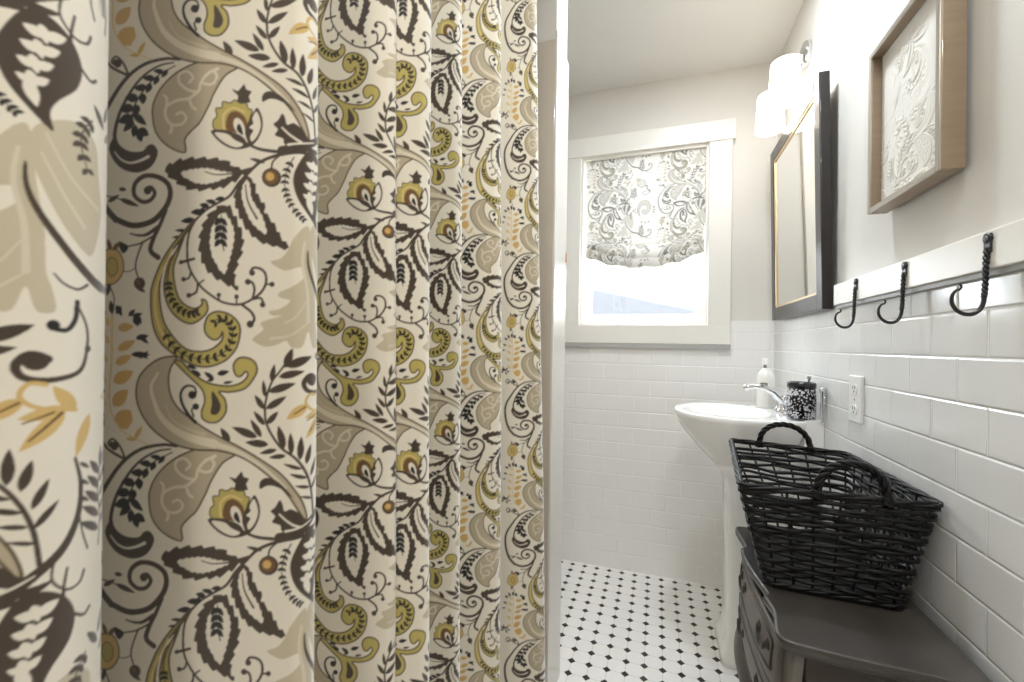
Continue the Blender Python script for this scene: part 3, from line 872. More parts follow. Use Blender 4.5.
def curtain():
    blocks = []
    for k, (pl, pr, Z, (u0, p0), vh, R) in enumerate(FOLDS):
        L = plan(pl, Z)
        # right end placed so that the outline of the rounded turn falls on column pr
        ap = math.atan((pr - 512) / FPX); Xc = (pr - 512) / FPX * Z
        for _ in range(30):
            Xc = (Z + R) * math.tan(ap - math.asin(R / math.hypot(Xc, Z + R)))
        Rr = plan(512 + (Xc + R) / Z * FPX, Z)
        step = Z / FPX * (1.25 if k == 0 else 0.95)
        n = max(8, int(np.linalg.norm(Rr - L) / step))
        ln = np.linalg.norm(Rr - L)
        pts = []; us = []
        flat = ln - R
        for i in range(n + 1):
            s = flat * i / n
            t = s / ln
            bow = -.003 * (ln / .18) * math.sin(PI * t) + .003 * (ln / .18) * (1 - t) ** 3
            pts.append(L + EXP * s + EZP * bow)
        m = max(10, int(R * 2.4 / step))
        c = L + EXP * flat + EZP * R
        b0 = pts[-1] - (L + EXP * flat)
        for i in range(1, m + 1):
            a = -PI / 2 + (PI * 0.80) * i / m
            pts.append(c + b0 * (1 - i / m) + EXP * R * math.cos(a) + EZP * R * math.sin(a))
        # cloth length along the fold, registered so that column p0 shows print coordinate u0
        q = np.array(pts)
        al = np.concatenate([[0], np.cumsum(np.linalg.norm(np.diff(q, axis=0), axis=1))]) / UNIT
        cols = 512 + FPX * (q @ EXP) / (q @ EZP)
        hit = int(np.argmax(cols >= p0))
        us = list(al - al[hit] + u0)
        # hidden return to the next fold (pocket)
        if k + 1 < len(FOLDS):
            nx = FOLDS[k + 1]
            Ln = plan(nx[0], nx[2])
            Ln = Ln + EZP * .010 * (np.linalg.norm(plan(nx[1], nx[2]) - Ln) / .18)
            e = pts[-1]
            un = nx[3][0] + (nx[0] - nx[3][1]) * nx[2] / FPX / UNIT
            ue = us[-1]

            def pocket(d):
                q = np.array(catmull([e, e * .72 + Ln * .28 - EXP * d * .8, e * .5 + Ln * .5 - EXP * d, e * .28 + Ln * .72 - EXP * d * .8, Ln], 40))
                return q, np.concatenate([[0], np.cumsum(np.linalg.norm(np.diff(q, axis=0), axis=1))])
            while un < ue + pocket(.01)[1][-1] / UNIT:
                un += TW
            d0, d1 = .01, .40                            # the pleat is as deep as the cloth between the two prints is long
            for _ in range(30):
                dm = (d0 + d1) / 2
                if pocket(dm)[1][-1] / UNIT < un - ue:
                    d0 = dm
                else:
                    d1 = dm
            q, al = pocket(dm)
            nc = max(12, int(al[-1] / (2.2 * step)))
            for t in np.linspace(0, al[-1], nc + 1)[1:]:
                pts.append(np.array([np.interp(t, al, q[:, 0]), np.interp(t, al, q[:, 1])])); us.append(ue + t / UNIT)
        pts = np.array(pts); us = np.array(us)
        zt = H + (345 / FPX) * Z * 1.12; zb = H - (350 / FPX) * Z * 1.12
        zt = min(zt, ZC - .005); zb = max(zb, .05)
        rows = list(np.arange(zb, zt, Z / FPX * (1.25 if k == 0 else 1.0)))
        lo = list(np.arange(.05, zb, .02)); hi = list(np.arange(zt, ZC - .005, .02)) + [ZC - .005]
        zs = np.array(lo + rows + hi)
        fl = .015
        fr = np.full(len(pts), fl)
        if k == len(FOLDS) - 1:
            fr = np.linspace(.015, .032, len(pts))
        P = np.empty((len(zs), len(pts), 3))
        dz = (H - zs)[:, None]
        wob = .0012 * np.sin(zs * 5.3 + k * 1.7)[:, None]
        P[..., 0] = pts[None, :, 0] + (EXP[0] * fr[None, :] * dz) + wob
        P[..., 1] = pts[None, :, 1] + (EXP[1] * fr[None, :] * dz)
        P[..., 2] = zs[:, None]
        U = np.broadcast_to(us[None, :], P.shape[:2]); V = vh + (H - zs)[:, None] / UNIT + 0 * U
        soft = max(1.0, Z / FPX / UNIT * 0.9)
        blocks.append((P, sample_print(U, V, soft)))
    return grid_mesh('shower_curtain', blocks)


cur = link_mesh('shower_curtain', curtain(), CLOTH)
tag(cur, 'long cream shower curtain printed with brown and olive scrolling leaves, hanging in deep folds', 'curtain')

# ------------------------------------------------------------------ relaxed roman shade in the same cloth
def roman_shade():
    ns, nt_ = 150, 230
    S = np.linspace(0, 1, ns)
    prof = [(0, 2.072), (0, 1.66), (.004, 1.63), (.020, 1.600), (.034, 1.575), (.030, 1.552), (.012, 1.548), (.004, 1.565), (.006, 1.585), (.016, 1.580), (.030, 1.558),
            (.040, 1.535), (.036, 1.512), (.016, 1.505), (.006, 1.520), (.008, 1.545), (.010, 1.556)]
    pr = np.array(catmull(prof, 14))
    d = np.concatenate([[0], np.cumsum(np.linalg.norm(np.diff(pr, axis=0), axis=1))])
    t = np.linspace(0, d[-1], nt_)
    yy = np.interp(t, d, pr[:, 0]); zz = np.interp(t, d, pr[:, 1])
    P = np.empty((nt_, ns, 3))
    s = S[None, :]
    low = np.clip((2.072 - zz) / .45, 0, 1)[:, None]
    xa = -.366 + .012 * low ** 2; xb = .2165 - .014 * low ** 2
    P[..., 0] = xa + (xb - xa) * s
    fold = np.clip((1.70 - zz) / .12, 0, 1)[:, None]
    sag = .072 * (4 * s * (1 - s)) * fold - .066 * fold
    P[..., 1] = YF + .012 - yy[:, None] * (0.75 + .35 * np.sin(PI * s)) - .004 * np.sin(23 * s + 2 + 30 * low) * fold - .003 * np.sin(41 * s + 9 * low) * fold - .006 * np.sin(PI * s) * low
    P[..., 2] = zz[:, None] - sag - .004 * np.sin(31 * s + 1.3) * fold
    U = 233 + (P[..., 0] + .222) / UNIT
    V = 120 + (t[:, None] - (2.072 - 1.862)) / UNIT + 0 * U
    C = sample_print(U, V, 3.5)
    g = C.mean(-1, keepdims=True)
    C = (C * .35 + g * .65) * .82 + np.array(lin((240, 236, 228))[:3], np.float32) * .18      # same print, paled and greyed to paint in the backlit wash-out
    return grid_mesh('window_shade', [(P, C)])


sh = thing('window_shade', 'relaxed cloth window shade with scrolling leaf print, gathered at its lower edge', 'window shade', (-.075, YF + .012, 2.06))
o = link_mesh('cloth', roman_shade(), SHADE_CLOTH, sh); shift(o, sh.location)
part('head_board', bx((-.368, YF + .016, 2.052), (.2075, YF + .05, 2.0725)), TRIM, sh)
# ------------------------------------------------------------------ mirror (hung, its top leaning forward a little)
mr = thing('wall_mirror', 'dark framed wall mirror with a thin gilt inner lip, hanging above the sink', 'mirror', (.497, 1.82, 1.236))
LEAN = 0.0145


def lean(o):
    for v in o.data.vertices:
        v.co.x -= LEAN * v.co.z / .72
    return o


y0, y1, z0, z1 = 1.522, 2.118, 1.236, 1.956
xf, xb = .466, .495
bm = new()
W = .050
for a in (((y0, z0), (y0 + W, z1)), ((y1 - W, z0), (y1, z1))):
    box(bm, (xf, a[0][0], a[0][1]), (xb, a[1][0], a[1][1]))
box(bm, (xf, y0 + W, z1 - W), (xb, y1 - W, z1)); box(bm, (xf, y0 + W, z0), (xb, y1 - W, z0 + W))
lean(part('frame', bm, FRAME_DK, mr, bevel=.003, seg=3))
bm = new(); g = .008
a0, a1, c0, c1 = y0 + W - .001, y1 - W + .001, z0 + W - .001, z1 - W + .001
box(bm, (xf + .002, a0, c0), (xb - .004, a0 + g, c1)); box(bm, (xf + .002, a1 - g, c0), (xb - .004, a1, c1))
box(bm, (xf + .002, a0 + g, c0), (xb - .004, a1 - g, c0 + g)); box(bm, (xf + .002, a0 + g, c1 - g), (xb - .004, a1 - g, c1))
lean(part('gilt_lip', bm, GOLD, mr, bevel=.002))
lean(part('glass', bx((xf + .007, a0 + .004, c0 + .004), (xf + .012, a1 - .004, c1 - .004)), MIRROR, mr))

# ------------------------------------------------------------------ two-light sconce
sc = thing('wall_sconce', 'chrome two-light wall sconce with glowing white glass shades above the mirror', 'lamp', (.5, 1.82, 2.19))
bm = new(); lathe(bm, [(.046, .006), (.046, -.008), (.041, -.013), (.024, -.017), (.0001, -.018)], c=(.5, 1.82, 2.19), sides=36, axis='x')
part('back_plate', bm, CHROME, sc, smooth=True)
bm = new()
tube(bm, [(.49, 1.82, 2.185), (.478, 1.82, 2.175), (.472, 1.82, 2.155), (.470, 1.82, 2.140)], .006, 12)
tube(bm, [(.412, 1.715, 2.126), (.440, 1.718, 2.138), (.462, 1.735, 2.140), (.470, 1.77, 2.140), (.470, 1.87, 2.140), (.462, 1.905, 2.140), (.440, 1.922, 2.138), (.412, 1.925, 2.126)], .005, 12)
part('arm', bm, CHROME, sc)
GLOW = mat('glowing_opal_glass', (250, 246, 238), 0.3, emit=(255, 246, 232), estr=GLOWS)
for yy in (1.715, 1.925):
    bm = new(); lathe(bm, [(.0001, 2.133), (.008, 2.132), (.014, 2.128), (.016, 2.117), (.022, 2.112)], c=(.408, yy, 0), sides=24)
    hold = part('lamp_holder', bm, CHROME, sc, smooth=True)
    bm = new(); lathe(bm, [(.016, 2.1165), (.037, 2.1165), (.0425, 2.113), (.044, 2.106), (.051, 1.980), (.0508, 1.974), (.048, 1.974), (.046, 1.983), (.041, 2.099), (.016, 2.110)], c=(.408, yy, 0), sides=40)
    part('lamp_shade', bm, GLOW, sc, smooth=True)

# ------------------------------------------------------------------ framed relief picture
pc = thing('framed_picture', 'deep taupe framed picture of pale carved leaf scrolls on the upper right wall', 'picture', (.498, 1.08, 1.434))
TAUPE = noisy(mat('taupe_frame', (150, 130, 108), 0.35, metal=0.2, coat=0.2), (143, 123, 102), 14, stretch=(1, 1, 6))
TAUPE2 = mat('pewter_frame_face', (172, 164, 152), 0.3, metal=0.5)
y0, y1, z0, z1 = .946, 1.217, 1.431, 1.802
bm = new(); t = .012; xf = .463
for lo, hi in (((y0, z0), (y0 + t, z1)), ((y1 - t, z0), (y1, z1)), ((y0 + t, z0), (y1 - t, z0 + t)), ((y0 + t, z1 - t), (y1 - t, z1))):
    box(bm, (xf, lo[0], lo[1]), (.498, hi[0], hi[1]))
part('frame', bm, TAUPE, pc, bevel=.0015)
bm = new()
for lo, hi in (((y0, z0), (y0 + t, z1)), ((y1 - t, z0), (y1, z1)), ((y0 + t, z0), (y1 - t, z0 + t)), ((y0 + t, z1 - t), (y1 - t, z1))):
    box(bm, (xf - .003, lo[0], lo[1]), (xf + .0005, hi[0], hi[1]))
part('frame_face', bm, TAUPE2, pc, bevel=.001)


def relief():
    ny, nz = 190, 260
    Y = np.linspace(y0 + t, y1 - t, ny); Z = np.linspace(z0 + t, z1 - t, nz)
    P = np.empty((nz, ny, 3)); P[..., 1] = Y[None, :]; P[..., 2] = Z[:, None]
    U = (Y[None, :] - y0) / UNIT * 1.15 + 60 + 0 * P[..., 2]; V = (z1 - Z)[:, None] / UNIT * 1.15 + 95 + 0 * P[..., 1]
    s = sample_print(U, V, 1.5)
    lum = s.mean(-1)
    base = to_linear(np.array([[CREAM]], np.float32)).mean()
    k = np.clip(1 - lum / base, 0, 1)
    hh = np.clip((Z - z0) / (z1 - z0), 0, 1)[:, None]
    vx = np.abs((Y - (y0 + y1) / 2 - .015) / .135)[None, :]
    fade = np.clip((.55 - hh) / .12, 0, 1) + np.clip((hh - .5) / .1, 0, 1) * np.clip((.55 - vx) / .2, 0, 1) * np.clip((.93 - hh) / .1, 0, 1)
    k = k * np.clip(fade, 0, 1)
    P[..., 0] = .482 - .0016 * k
    c0 = np.array(lin((236, 233, 227))[:3]); c1 = np.array(lin((205, 198, 182))[:3])
    C = c0 + (c1 - c0) * (k * .45)[..., None]
    return grid_mesh('relief', [(P, C)])


ART = print_mat('pale_relief_panel', rough=0.5, sheen=0.0, weave=False)
o = link_mesh('relief_panel', relief(), ART, pc); shift(o, pc.location)

# ------------------------------------------------------------------ coat rail with three forged hooks
rl = thing('hook_rail', 'white painted hook board along the right wall with three black twisted iron hooks', 'coat rack', (.49, .7, 1.243))
bm = new(); box(bm, (.482, -.60, 1.2425), (.5055, 1.483, 1.303))
part('board', bm, TRIM, rl, bevel=.002)
bm = new(); box(bm, (.488, -.60, 1.2335), (.4995, 1.483, 1.2425))  # grey strip that paints in the shadow under the board
part('shadow_strip', bm, mat('painted_shadow_grey', (150, 148, 145), 0.4), rl)


def hook(y):
    bm = new()
    # flat eye plate
    box(bm, (.4785, y - .0065, 1.268), (.482, y + .0065, 1.297))
    lathe(bm, [(.0001, -.0042), (.0085, -.0038), (.0085, -.0), (.0001, .0)], c=(.482, y, 1.290), sides=18, axis='x')
    # twisted shank: two strands
    sh = [(.479, y, 1.275), (.478, y, 1.255), (.4775, y, 1.235), (.477, y, 1.215), (.476, y, 1.200)]
    q = catmull(sh, 14)
    for ph in (0, PI):
        tube(bm, [(p[0] + .0019 * math.cos(ph + i * .55), p[1] + .0019 * math.sin(ph + i * .55), p[2]) for i, p in enumerate(q)], .0024, 8)
    # J bend and curled tip
    bend = [(.476, y, 1.206), (.4755, y, 1.193), (.4715, y, 1.181), (.4630, y, 1.1735), (.4520, y, 1.1735), (.4425, y, 1.180), (.4370, y, 1.191), (.4375, y, 1.203), (.4420, y, 1.2105), (.4465, y, 1.2125), (.4485, y, 1.2165), (.4465, y, 1.2205)]
    q = catmull(bend, 6); n = len(q)
    tube(bm, [tuple(p) for p in q], [.0032 - .0018 * max(0, (i / n - .35) / .65) for i in range(n)], 10)
    h = part('hook', bm, IRON, rl)
    bm = new()
    lathe(bm, [(.0001, -.0062), (.0026, -.0058), (.0036, -.0042), (.0036, -.002)], c=(.482, y, 1.290), sides=14, axis='x')
    lathe(bm, [(.0001, -.0050), (.0016, -.0048), (.0022, -.0034), (.0022, -.002)], c=(.482, y, 1.273), sides=14, axis='x')
    part('screw', bm, STEEL, h, smooth=True)


for y in (.862, 1.099, 1.330):
    hook(y)

# ------------------------------------------------------------------ socket
ou = thing('wall_socket', 'white double wall socket plate on the tiled wall right of the sink', 'socket', (.4995, 1.366, .985))
part('cover_plate', bx((.4930, 1.328, .925), (.4997, 1.404, 1.047)), PLASTIC, ou, bevel=.002)
for zc in (.958, 1.012):
    bm = new(); loft(bm, [[(xx, 1.366 + .0165 * math.cos(a) * 1.0, zc + max(-.0125, min(.0125, .0165 * math.sin(a)))) for a in np.linspace(0, 2 * PI, 25)[:-1]] for xx in (.4931, .4913)], smooth=False)
    f = part('socket_face', bm, PLASTIC, ou)
    bm = new()
    for dy in (-.006, .006):
        box(bm, (.4908, 1.366 + dy - .0011, zc + .000), (.4915, 1.366 + dy + .0011, zc + .008))
    lathe(bm, [(.0001, -.0007), (.0026, -.0007), (.0026, 0)], c=(.4915, 1.366, zc - .006), sides=12, axis='x')
    part('slot', bm, SLOT, f)
bm = new(); lathe(bm, [(.0001, -.0012), (.003, -.0008), (.003, 0)], c=(.4931, 1.366, .985), sides=12, axis='x')
part('screw', bm, STEEL, ou)

# ------------------------------------------------------------------ pedestal sink
sk = thing('pedestal_sink', 'white porcelain pedestal sink with chrome tap, standing against the right wall under the mirror', 'sink', (.33, 1.78, 0))
OUT = [(.452, 1.600), (.40, 1.575), (.33, 1.560), (.25, 1.556), (.18, 1.575), (.12, 1.620), (.078, 1.690), (.064, 1.775), (.078, 1.860), (.12, 1.935), (.18, 1.985), (.25, 2.005), (.33, 2.000), (.40, 1.985), (.452, 1.960)]
ZS = .885
out = [tuple(p) for p in catmull(OUT, 5)]
n = len(out)
back = [(.452, 1.960 - (1.960 - 1.600) * i / 6) for i in range(1, 6)]
loop = out + back
cxy = (.33, 1.78)


def scl(lp, s, z, c=cxy, dx=0.0, xmax=.452):
    return [(min(c[0] + (x - c[0]) * s + dx, xmax), c[1] + (y - c[1]) * s, z) for x, y in lp]


def bowl_ring(a, b, z, cx=.245, cy=1.78):
    r = []
    for x, y in loop:
        an = math.atan2((y - 1.78) / .22, (x - .28) / .2)
        r.append((cx + a * math.cos(an), cy + b * math.sin(an), z))
    return r


rings = [scl(loop, .30, .640, (.335, 1.78)), scl(loop, .40, .665, (.335, 1.78)), scl(loop, .56, .710, (.335, 1.78)), scl(loop, .74, .760, (.335, 1.78)), scl(loop, .89, .810), scl(loop, .965, .845), scl(loop, .985, .862), scl(loop, 1.0, .868), scl(loop, 1.0, .880), scl(loop, .985, ZS),
         bowl_ring(.150, .180, ZS), bowl_ring(.143, .172, ZS - .006), bowl_ring(.130, .158, ZS - .03), bowl_ring(.105, .130, ZS - .075), bowl_ring(.065, .080, ZS - .105), bowl_ring(.018, .020, ZS - .112)]
bm = new(); loft(bm, rings)
box(bm, (.447, 1.600, .795), (.4992, 1.962, .889))
ba = part('basin', bm, PORC, sk)
for p_ in ba.data.polygons:
    p_.use_smooth = True
ba.modifiers.new('bevel', 'BEVEL').width = .004
ba.modifiers['bevel'].limit_method = 'ANGLE'; ba.modifiers['bevel'].angle_limit = 1.0; ba.modifiers['bevel'].segments = 3
ba.modifiers.new('wn', 'WEIGHTED_NORMAL')
bm = new()


def ped(x0, x1, hw, z, r=.03):
    pts = []
    for cx_, cy_, a0_ in ((x1 - r, 1.78 + hw - r, 0), (x0 + r, 1.78 + hw - r, PI / 2), (x0 + r, 1.78 - hw + r, PI), (x1 - r, 1.78 - hw + r, 1.5 * PI)):
        for k in range(6):
            a = a0_ + PI / 2 * k / 5
            pts.append((cx_ + r * math.cos(a), cy_ + r * math.sin(a), z))
    return pts


loft(bm, [ped(.226, .47, .105, 0), ped(.226, .47, .105, .035), ped(.232, .465, .10, .05), ped(.243, .455, .088, .09), ped(.247, .45, .08, .16), ped(.247, .45, .078, .45), ped(.243, .45, .085, .60), ped(.232, .45, .10, .66), ped(.20, .45, .13, .70)])
pe = part('pedestal', bm, PORC, sk, smooth=True)
bm = new(); lathe(bm, [(.0001, ZS - .109), (.016, ZS - .109), (.019, ZS - .112)], c=(.245, 1.78, 0), sides=20)
part('drain', bm, CHROME, sk, smooth=True)
# tap
bm = new(); lathe(bm, [(.028, ZS - .003), (.028, ZS + .006), (.020, ZS + .014), (.014, ZS + .030), (.0135, ZS + .055), (.016, ZS + .062), (.0001, ZS + .066)], c=(.432, 1.78, 0), sides=24)
tube(bm, [(.436, 1.78, .905), (.424, 1.78, .932), (.400, 1.78, .957), (.368, 1.78, .973), (.338, 1.78, .977), (.318, 1.78, .974), (.303, 1.78, .966)], [.013, .0125, .011, .010, .0095, .011, .013], 14)
tap = part('tap', bm, CHROME, sk, smooth=True)
for yy in (1.712, 1.848):
    bm = new(); lathe(bm, [(.024, ZS - .003), (.024, ZS + .005), (.014, ZS + .014), (.010, ZS + .035), (.012, ZS + .042), (.0001, ZS + .048)], c=(.436, yy, 0), sides=20)
    for k in range(4):
        a = PI / 4 + k * PI / 2
        e = (.436 + .024 * math.cos(a), yy + .024 * math.sin(a), ZS + .046)
        tube(bm, [(.436, yy, ZS + .040), e], [.006, .005], 8)
        lathe(bm, [(.0001, -.007), (.005, -.005), (.0065, 0), (.005, .005), (.0001, .007)], c=e, sides=10)
    part('tap_handle', bm, CHROME, tap, smooth=True)

# ------------------------------------------------------------------ things on the sink
sp = thing('soap_bottle', 'white plastic soap bottle standing behind the chrome tap on the sink', 'bottle', (.402, 1.918, ZS))
bm = new(); lathe(bm, [(.028, ZS + .0005), (.031, ZS + .004), (.031, ZS + .115), (.029, ZS + .128), (.020, ZS + .142), (.0135, ZS + .148), (.0135, ZS + .154)], c=(.402, 1.918, 0), sides=28)
part('body', bm, mat('bottle_white', (236, 234, 228), 0.25), sp, smooth=True)
bm = new(); lathe(bm, [(.012, ZS + .150), (.0125, ZS + .168), (.0125, ZS + .188), (.011, ZS + .191), (.0001, ZS + .1915)], c=(.402, 1.918, 0), sides=20)
part('cap', bm, PLASTIC, sp, smooth=True)
for zz, w in ((ZS + .161, 0), (ZS + .092, 1)):
    bm = new()
    rr = .0313 if w else .0132
    vs = []
    for a in np.linspace(-2.35, -1.55, 9):
        vs.append(((.402 + rr * math.cos(a), 1.918 + rr * math.sin(a))))
    lo = [bm.verts.new((x, y, zz - .006)) for x, y in vs]; hi = [bm.verts.new((x, y, zz + .006)) for x, y in vs]
    for k in range(8):
        bm.faces.new((lo[k], lo[k + 1], hi[k + 1], hi[k]))
    part('label_band', bm, mat('olive_label', (120, 116, 100), 0.5), sp, smooth=True)

cu = thing('tumbler', 'black tumbler with white blossom pattern on the sink corner', 'cup', (.447, 1.640, .889))
cm = mat('blossom_glaze', (20, 20, 24), 0.15)
nt = cm.node_tree; b = nt.nodes['Principled BSDF']
tc = nt.nodes.new('ShaderNodeTexCoord')
vo = nt.nodes.new('ShaderNodeTexVoronoi'); vo.inputs['Scale'].default_value = 150
nt.links.new(tc.outputs['Object'], vo.inputs['Vector'])
no = nt.nodes.new('ShaderNodeTexNoise'); no.inputs['Scale'].default_value = 22; no.inputs['Detail'].default_value = 2
nt.links.new(tc.outputs['Object'], no.inputs['Vector'])
m1 = nt.nodes.new('ShaderNodeMath'); m1.operation = 'MULTIPLY_ADD'; m1.inputs[1].default_value = 1.1
nt.links.new(no.outputs['Fac'], m1.inputs[0]); m1.inputs[2].default_value = -.07
m2 = nt.nodes.new('ShaderNodeMath'); m2.operation = 'LESS_THAN'
nt.links.new(vo.outputs['Distance'], m2.inputs[0]); nt.links.new(m1.outputs[0], m2.inputs[1])
mx = nt.nodes.new('ShaderNodeMix'); mx.data_type = 'RGBA'
mx.inputs[6].default_value = lin((22, 22, 26)); mx.inputs[7].default_value = lin((205, 206, 210))
nt.links.new(m2.outputs[0], mx.inputs[0]); nt.links.new(mx.outputs[2], b.inputs['Base Color'])
zb = .8895
bm = new(); lathe(bm, [(.038, zb), (.041, zb + .004), (.0415, zb + .06), (.040, zb + .090), (.038, zb + .098)], c=(.447, 1.640, 0), sides=36)
part('body', bm, cm, cu, smooth=True)
bm = new(); lathe(bm, [(.0385, zb + .097), (.041, zb + .100), (.041, zb + .115), (.0395, zb + .118), (.036, zb + .118), (.035, zb + .112), (.034, zb + .02), (.0001, zb + .018)], c=(.447, 1.640, 0), sides=36)
part('rim', bm, mat('black_glaze', (22, 23, 30), 0.15, coat=0.3), cu, smooth=True)

tb = thing('toothbrush', 'slim dark toothbrush whose tip rises from the black tumbler on the sink', 'toothbrush', (.455, 1.640, zb + .02))
bm = new(); tube(bm, catmull([(.450, 1.634, zb + .022), (.458, 1.645, zb + .07), (.470, 1.650, zb + .12), (.4755, 1.652, zb + .132)], 5), .003, 8)
part('handle', bm, mat('grey_plastic', (70, 72, 80), 0.3), tb)
bm = new(); box(bm, (.466, 1.647, zb + .128), (.4755, 1.656, zb + .137))
part('bristles', bm, mat('pale_bristle', (150, 152, 158), 0.7), tb, bevel=.001)

rd = thing('wall_hook', 'slim chrome upright fixed to the tiles behind the black tumbler', 'hook', (.486, 1.575, .89))
bm = new(); lathe(bm, [(.0001, .8895), (.0045, .890), (.0045, .975), (.007, .980), (.0075, .990), (.005, .997), (.0001, .998)], c=(.489, 1.585, 0), sides=16)
tube(bm, [(.489, 1.585, .965), (.4998, 1.585, .965)], .004, 8)
part('post', bm, CHROME, rd, smooth=True)
# ------------------------------------------------------------------ wicker basket
bk = thing('wicker_basket', 'black wicker basket with two loop handles standing on the dark commode', 'basket', (.34, 1.19, .6255))
WICK = noisy(mat('black_wicker', (9, 8, 8), 0.45, spec=0.3), (17, 14, 13), 60, bump=0.25, bdist=.001)
RIMQ = [(.163, .982), (.491, .986), (.486, 1.392), (.214, 1.462)]
BASQ = [(.216, 1.012), (.446, 1.004), (.446, 1.310), (.246, 1.322)]
ZB, ZR = .6335, .836


def rounded(quad, r, per):
    pts = []
    m = 4
    for i in range(m):
        p = np.array(quad[i], float); a = np.array(quad[i - 1], float); b = np.array(quad[(i + 1) % m], float)
        u = (a - p) / np.linalg.norm(a - p); w = (b - p) / np.linalg.norm(b - p)
        p0 = p + u * r; p2 = p + w * r
        for k in range(6):
            t = k / 5
            pts.append((1 - t) ** 2 * p0 + 2 * t * (1 - t) * p + t * t * p2)
    pts = np.array(pts)
    q = np.concatenate([pts, pts[:1]])
    d = np.concatenate([[0], np.cumsum(np.linalg.norm(np.diff(q, axis=0), axis=1))])
    s = np.linspace(0, d[-1], per, endpoint=False)
    return np.stack([np.interp(s, d, q[:, 0]), np.interp(s, d, q[:, 1])], 1)


NST = 32
PER = NST * 8
RB = rounded(BASQ, .022, PER); RR = rounded(RIMQ, .018, PER)


def wall_pt(i, t):
    return RB[i % PER] * (1 - t) + RR[i % PER] * t


rng = np.random.default_rng(5)
bm = new()
rows = 20
for r in range(rows):
    rad = .0041 + rng.uniform(-.0005, .0007)
    t0 = (r + .55) / (rows + .35)
    ph = rng.uniform(0, 6.28, 5)
    pts = []
    for i in range(0, PER, 2):
        th = 2 * PI * i / PER
        t = t0 + .010 * math.sin(2 * th + ph[0]) + .011 * math.sin(5 * th + ph[1]) + .007 * math.sin(11 * th + ph[2])
        c = wall_pt(i, t)
        tg = wall_pt(i + 2, t) - wall_pt(i - 2, t); tg /= np.linalg.norm(tg)
        nr = np.array([tg[1], -tg[0]])
        o = .0032 * math.cos(PI * i / 8 + PI * r)
        pts.append((c[0] + nr[0] * o, c[1] + nr[1] * o, ZB + (ZR - ZB) * t))
    tube(bm, pts, rad, 6, closed=True)
for k in range(NST):
    i = k * 8
    pts = []
    for t in np.linspace(-.02, 1.0, 7):
        c = wall_pt(i, t); pts.append((c[0], c[1], ZB + (ZR - ZB) * t))
    tube(bm, pts, .0026, 6)
part('woven_side', bm, WICK, bk)
bm = new()
for lvl, zc, rad in ((1.0, ZR, .0036), (.03, ZB + .003, .0034)):
    for ph in (0, 2 * PI / 3, 4 * PI / 3):
        pts = []
        for i in range(0, PER, 2):
            c = wall_pt(i, lvl); tg = wall_pt(i + 2, lvl) - wall_pt(i - 2, lvl); tg /= np.linalg.norm(tg); nr = np.array([tg[1], -tg[0]])
            a = ph + 2 * PI * 9 * i / PER
            pts.append((c[0] + nr[0] * .0036 * math.cos(a), c[1] + nr[1] * .0036 * math.cos(a), zc + .0030 * math.sin(a)))
        tube(bm, pts, rad, 7, closed=True)
part('braided_rim', bm, WICK, bk)
bm = new(); prism(bm, [tuple(p) for p in RB[::8]], .6262, .6315)
part('base', bm, WICK, bk)


def handle(p0, p1, top, lean_y):
    p0 = np.array(p0); p1 = np.array(p1)
    m = (p0 + p1) / 2
    base = []
    for a in np.linspace(0, PI, 40):
        q = m + (p0 - m) * math.cos(a) * (1 + .06 * math.sin(a))
        base.append((q[0], q[1] + lean_y * math.sin(a), ZR - .012 + (top - ZR + .012) * math.sin(a) ** .8))
    bm = new()
    for ph in (0, 2 * PI / 3, 4 * PI / 3):
        pts = []
        for i, p in enumerate(base):
            a = ph + i * .62
            t = np.array(base[min(i + 1, 39)]) - np.array(base[max(i - 1, 0)]); t /= np.linalg.norm(t)
            n1 = np.array([0, 1, 0]) - t * t[1]; n1 /= np.linalg.norm(n1); n2 = np.cross(t, n1)
            o = (n1 * math.cos(a) + n2 * math.sin(a)) * .0042
            pts.append(tuple(np.array(p) + o))
        tube(bm, pts, .0042, 7)
    h = part('handle', bm, WICK, bk)
    for q in (p0, p1):                                   # binding where the loop meets the rim
        bm = new()
        tube(bm, [(q[0] + .010 * math.cos(t), q[1] + .010 * math.sin(t), ZR - .010 + .0025 * t / PI + .003 * math.sin(2 * t)) for t in np.linspace(0, 6 * PI, 40)], .0026, 6)
        part('binding', bm, WICK, h)


handle((.296, .984), (.408, .986), .899, -.003)
handle((.288, 1.440), (.408, 1.412), .897, .004)

# ------------------------------------------------------------------ commode
cmd = thing('commode', 'dark brown carved commode with scalloped top edge and curved legs under the wicker basket', 'commode', (.34, 1.08, 0))
WOOD = noisy(mat('weathered_dark_wood', (74, 68, 63), 0.38, spec=0.5, coat=0.08), (56, 51, 47), 7, detail=6, stretch=(1, .12, 1), bump=0.08)
WOOD_F = noisy(mat('lit_front_wood', (122, 116, 110), 0.45, spec=0.4), (104, 98, 92), 9, detail=5, stretch=(1, 1, .15), bump=0.06)  # lighter copy of the commode wood, light on the front painted in
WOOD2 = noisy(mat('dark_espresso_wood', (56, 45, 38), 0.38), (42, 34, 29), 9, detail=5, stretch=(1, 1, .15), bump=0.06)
ZT = .6255
front = []
for seg in ([(.235, 1.334), (.216, 1.332), (.207, 1.318), (.206, 1.290), (.210, 1.235), (.211, 1.203)], [(.200, 1.190), (.197, 1.160), (.1985, 1.110), (.203, 1.065), (.209, 1.025), (.214, .990)],
            [(.204, .978), (.209, .950), (.2105, .925), (.2045, .890), (.200, .862), (.207, .842), (.222, .835)]):
    front += [tuple(p) for p in catmull(seg, 6)]
outl = front + [tuple(p) for p in catmull([(.222, .835), (.30, .828), (.40, .825), (.481, .824)], 4)][1:] + [(.481, 1.334)]


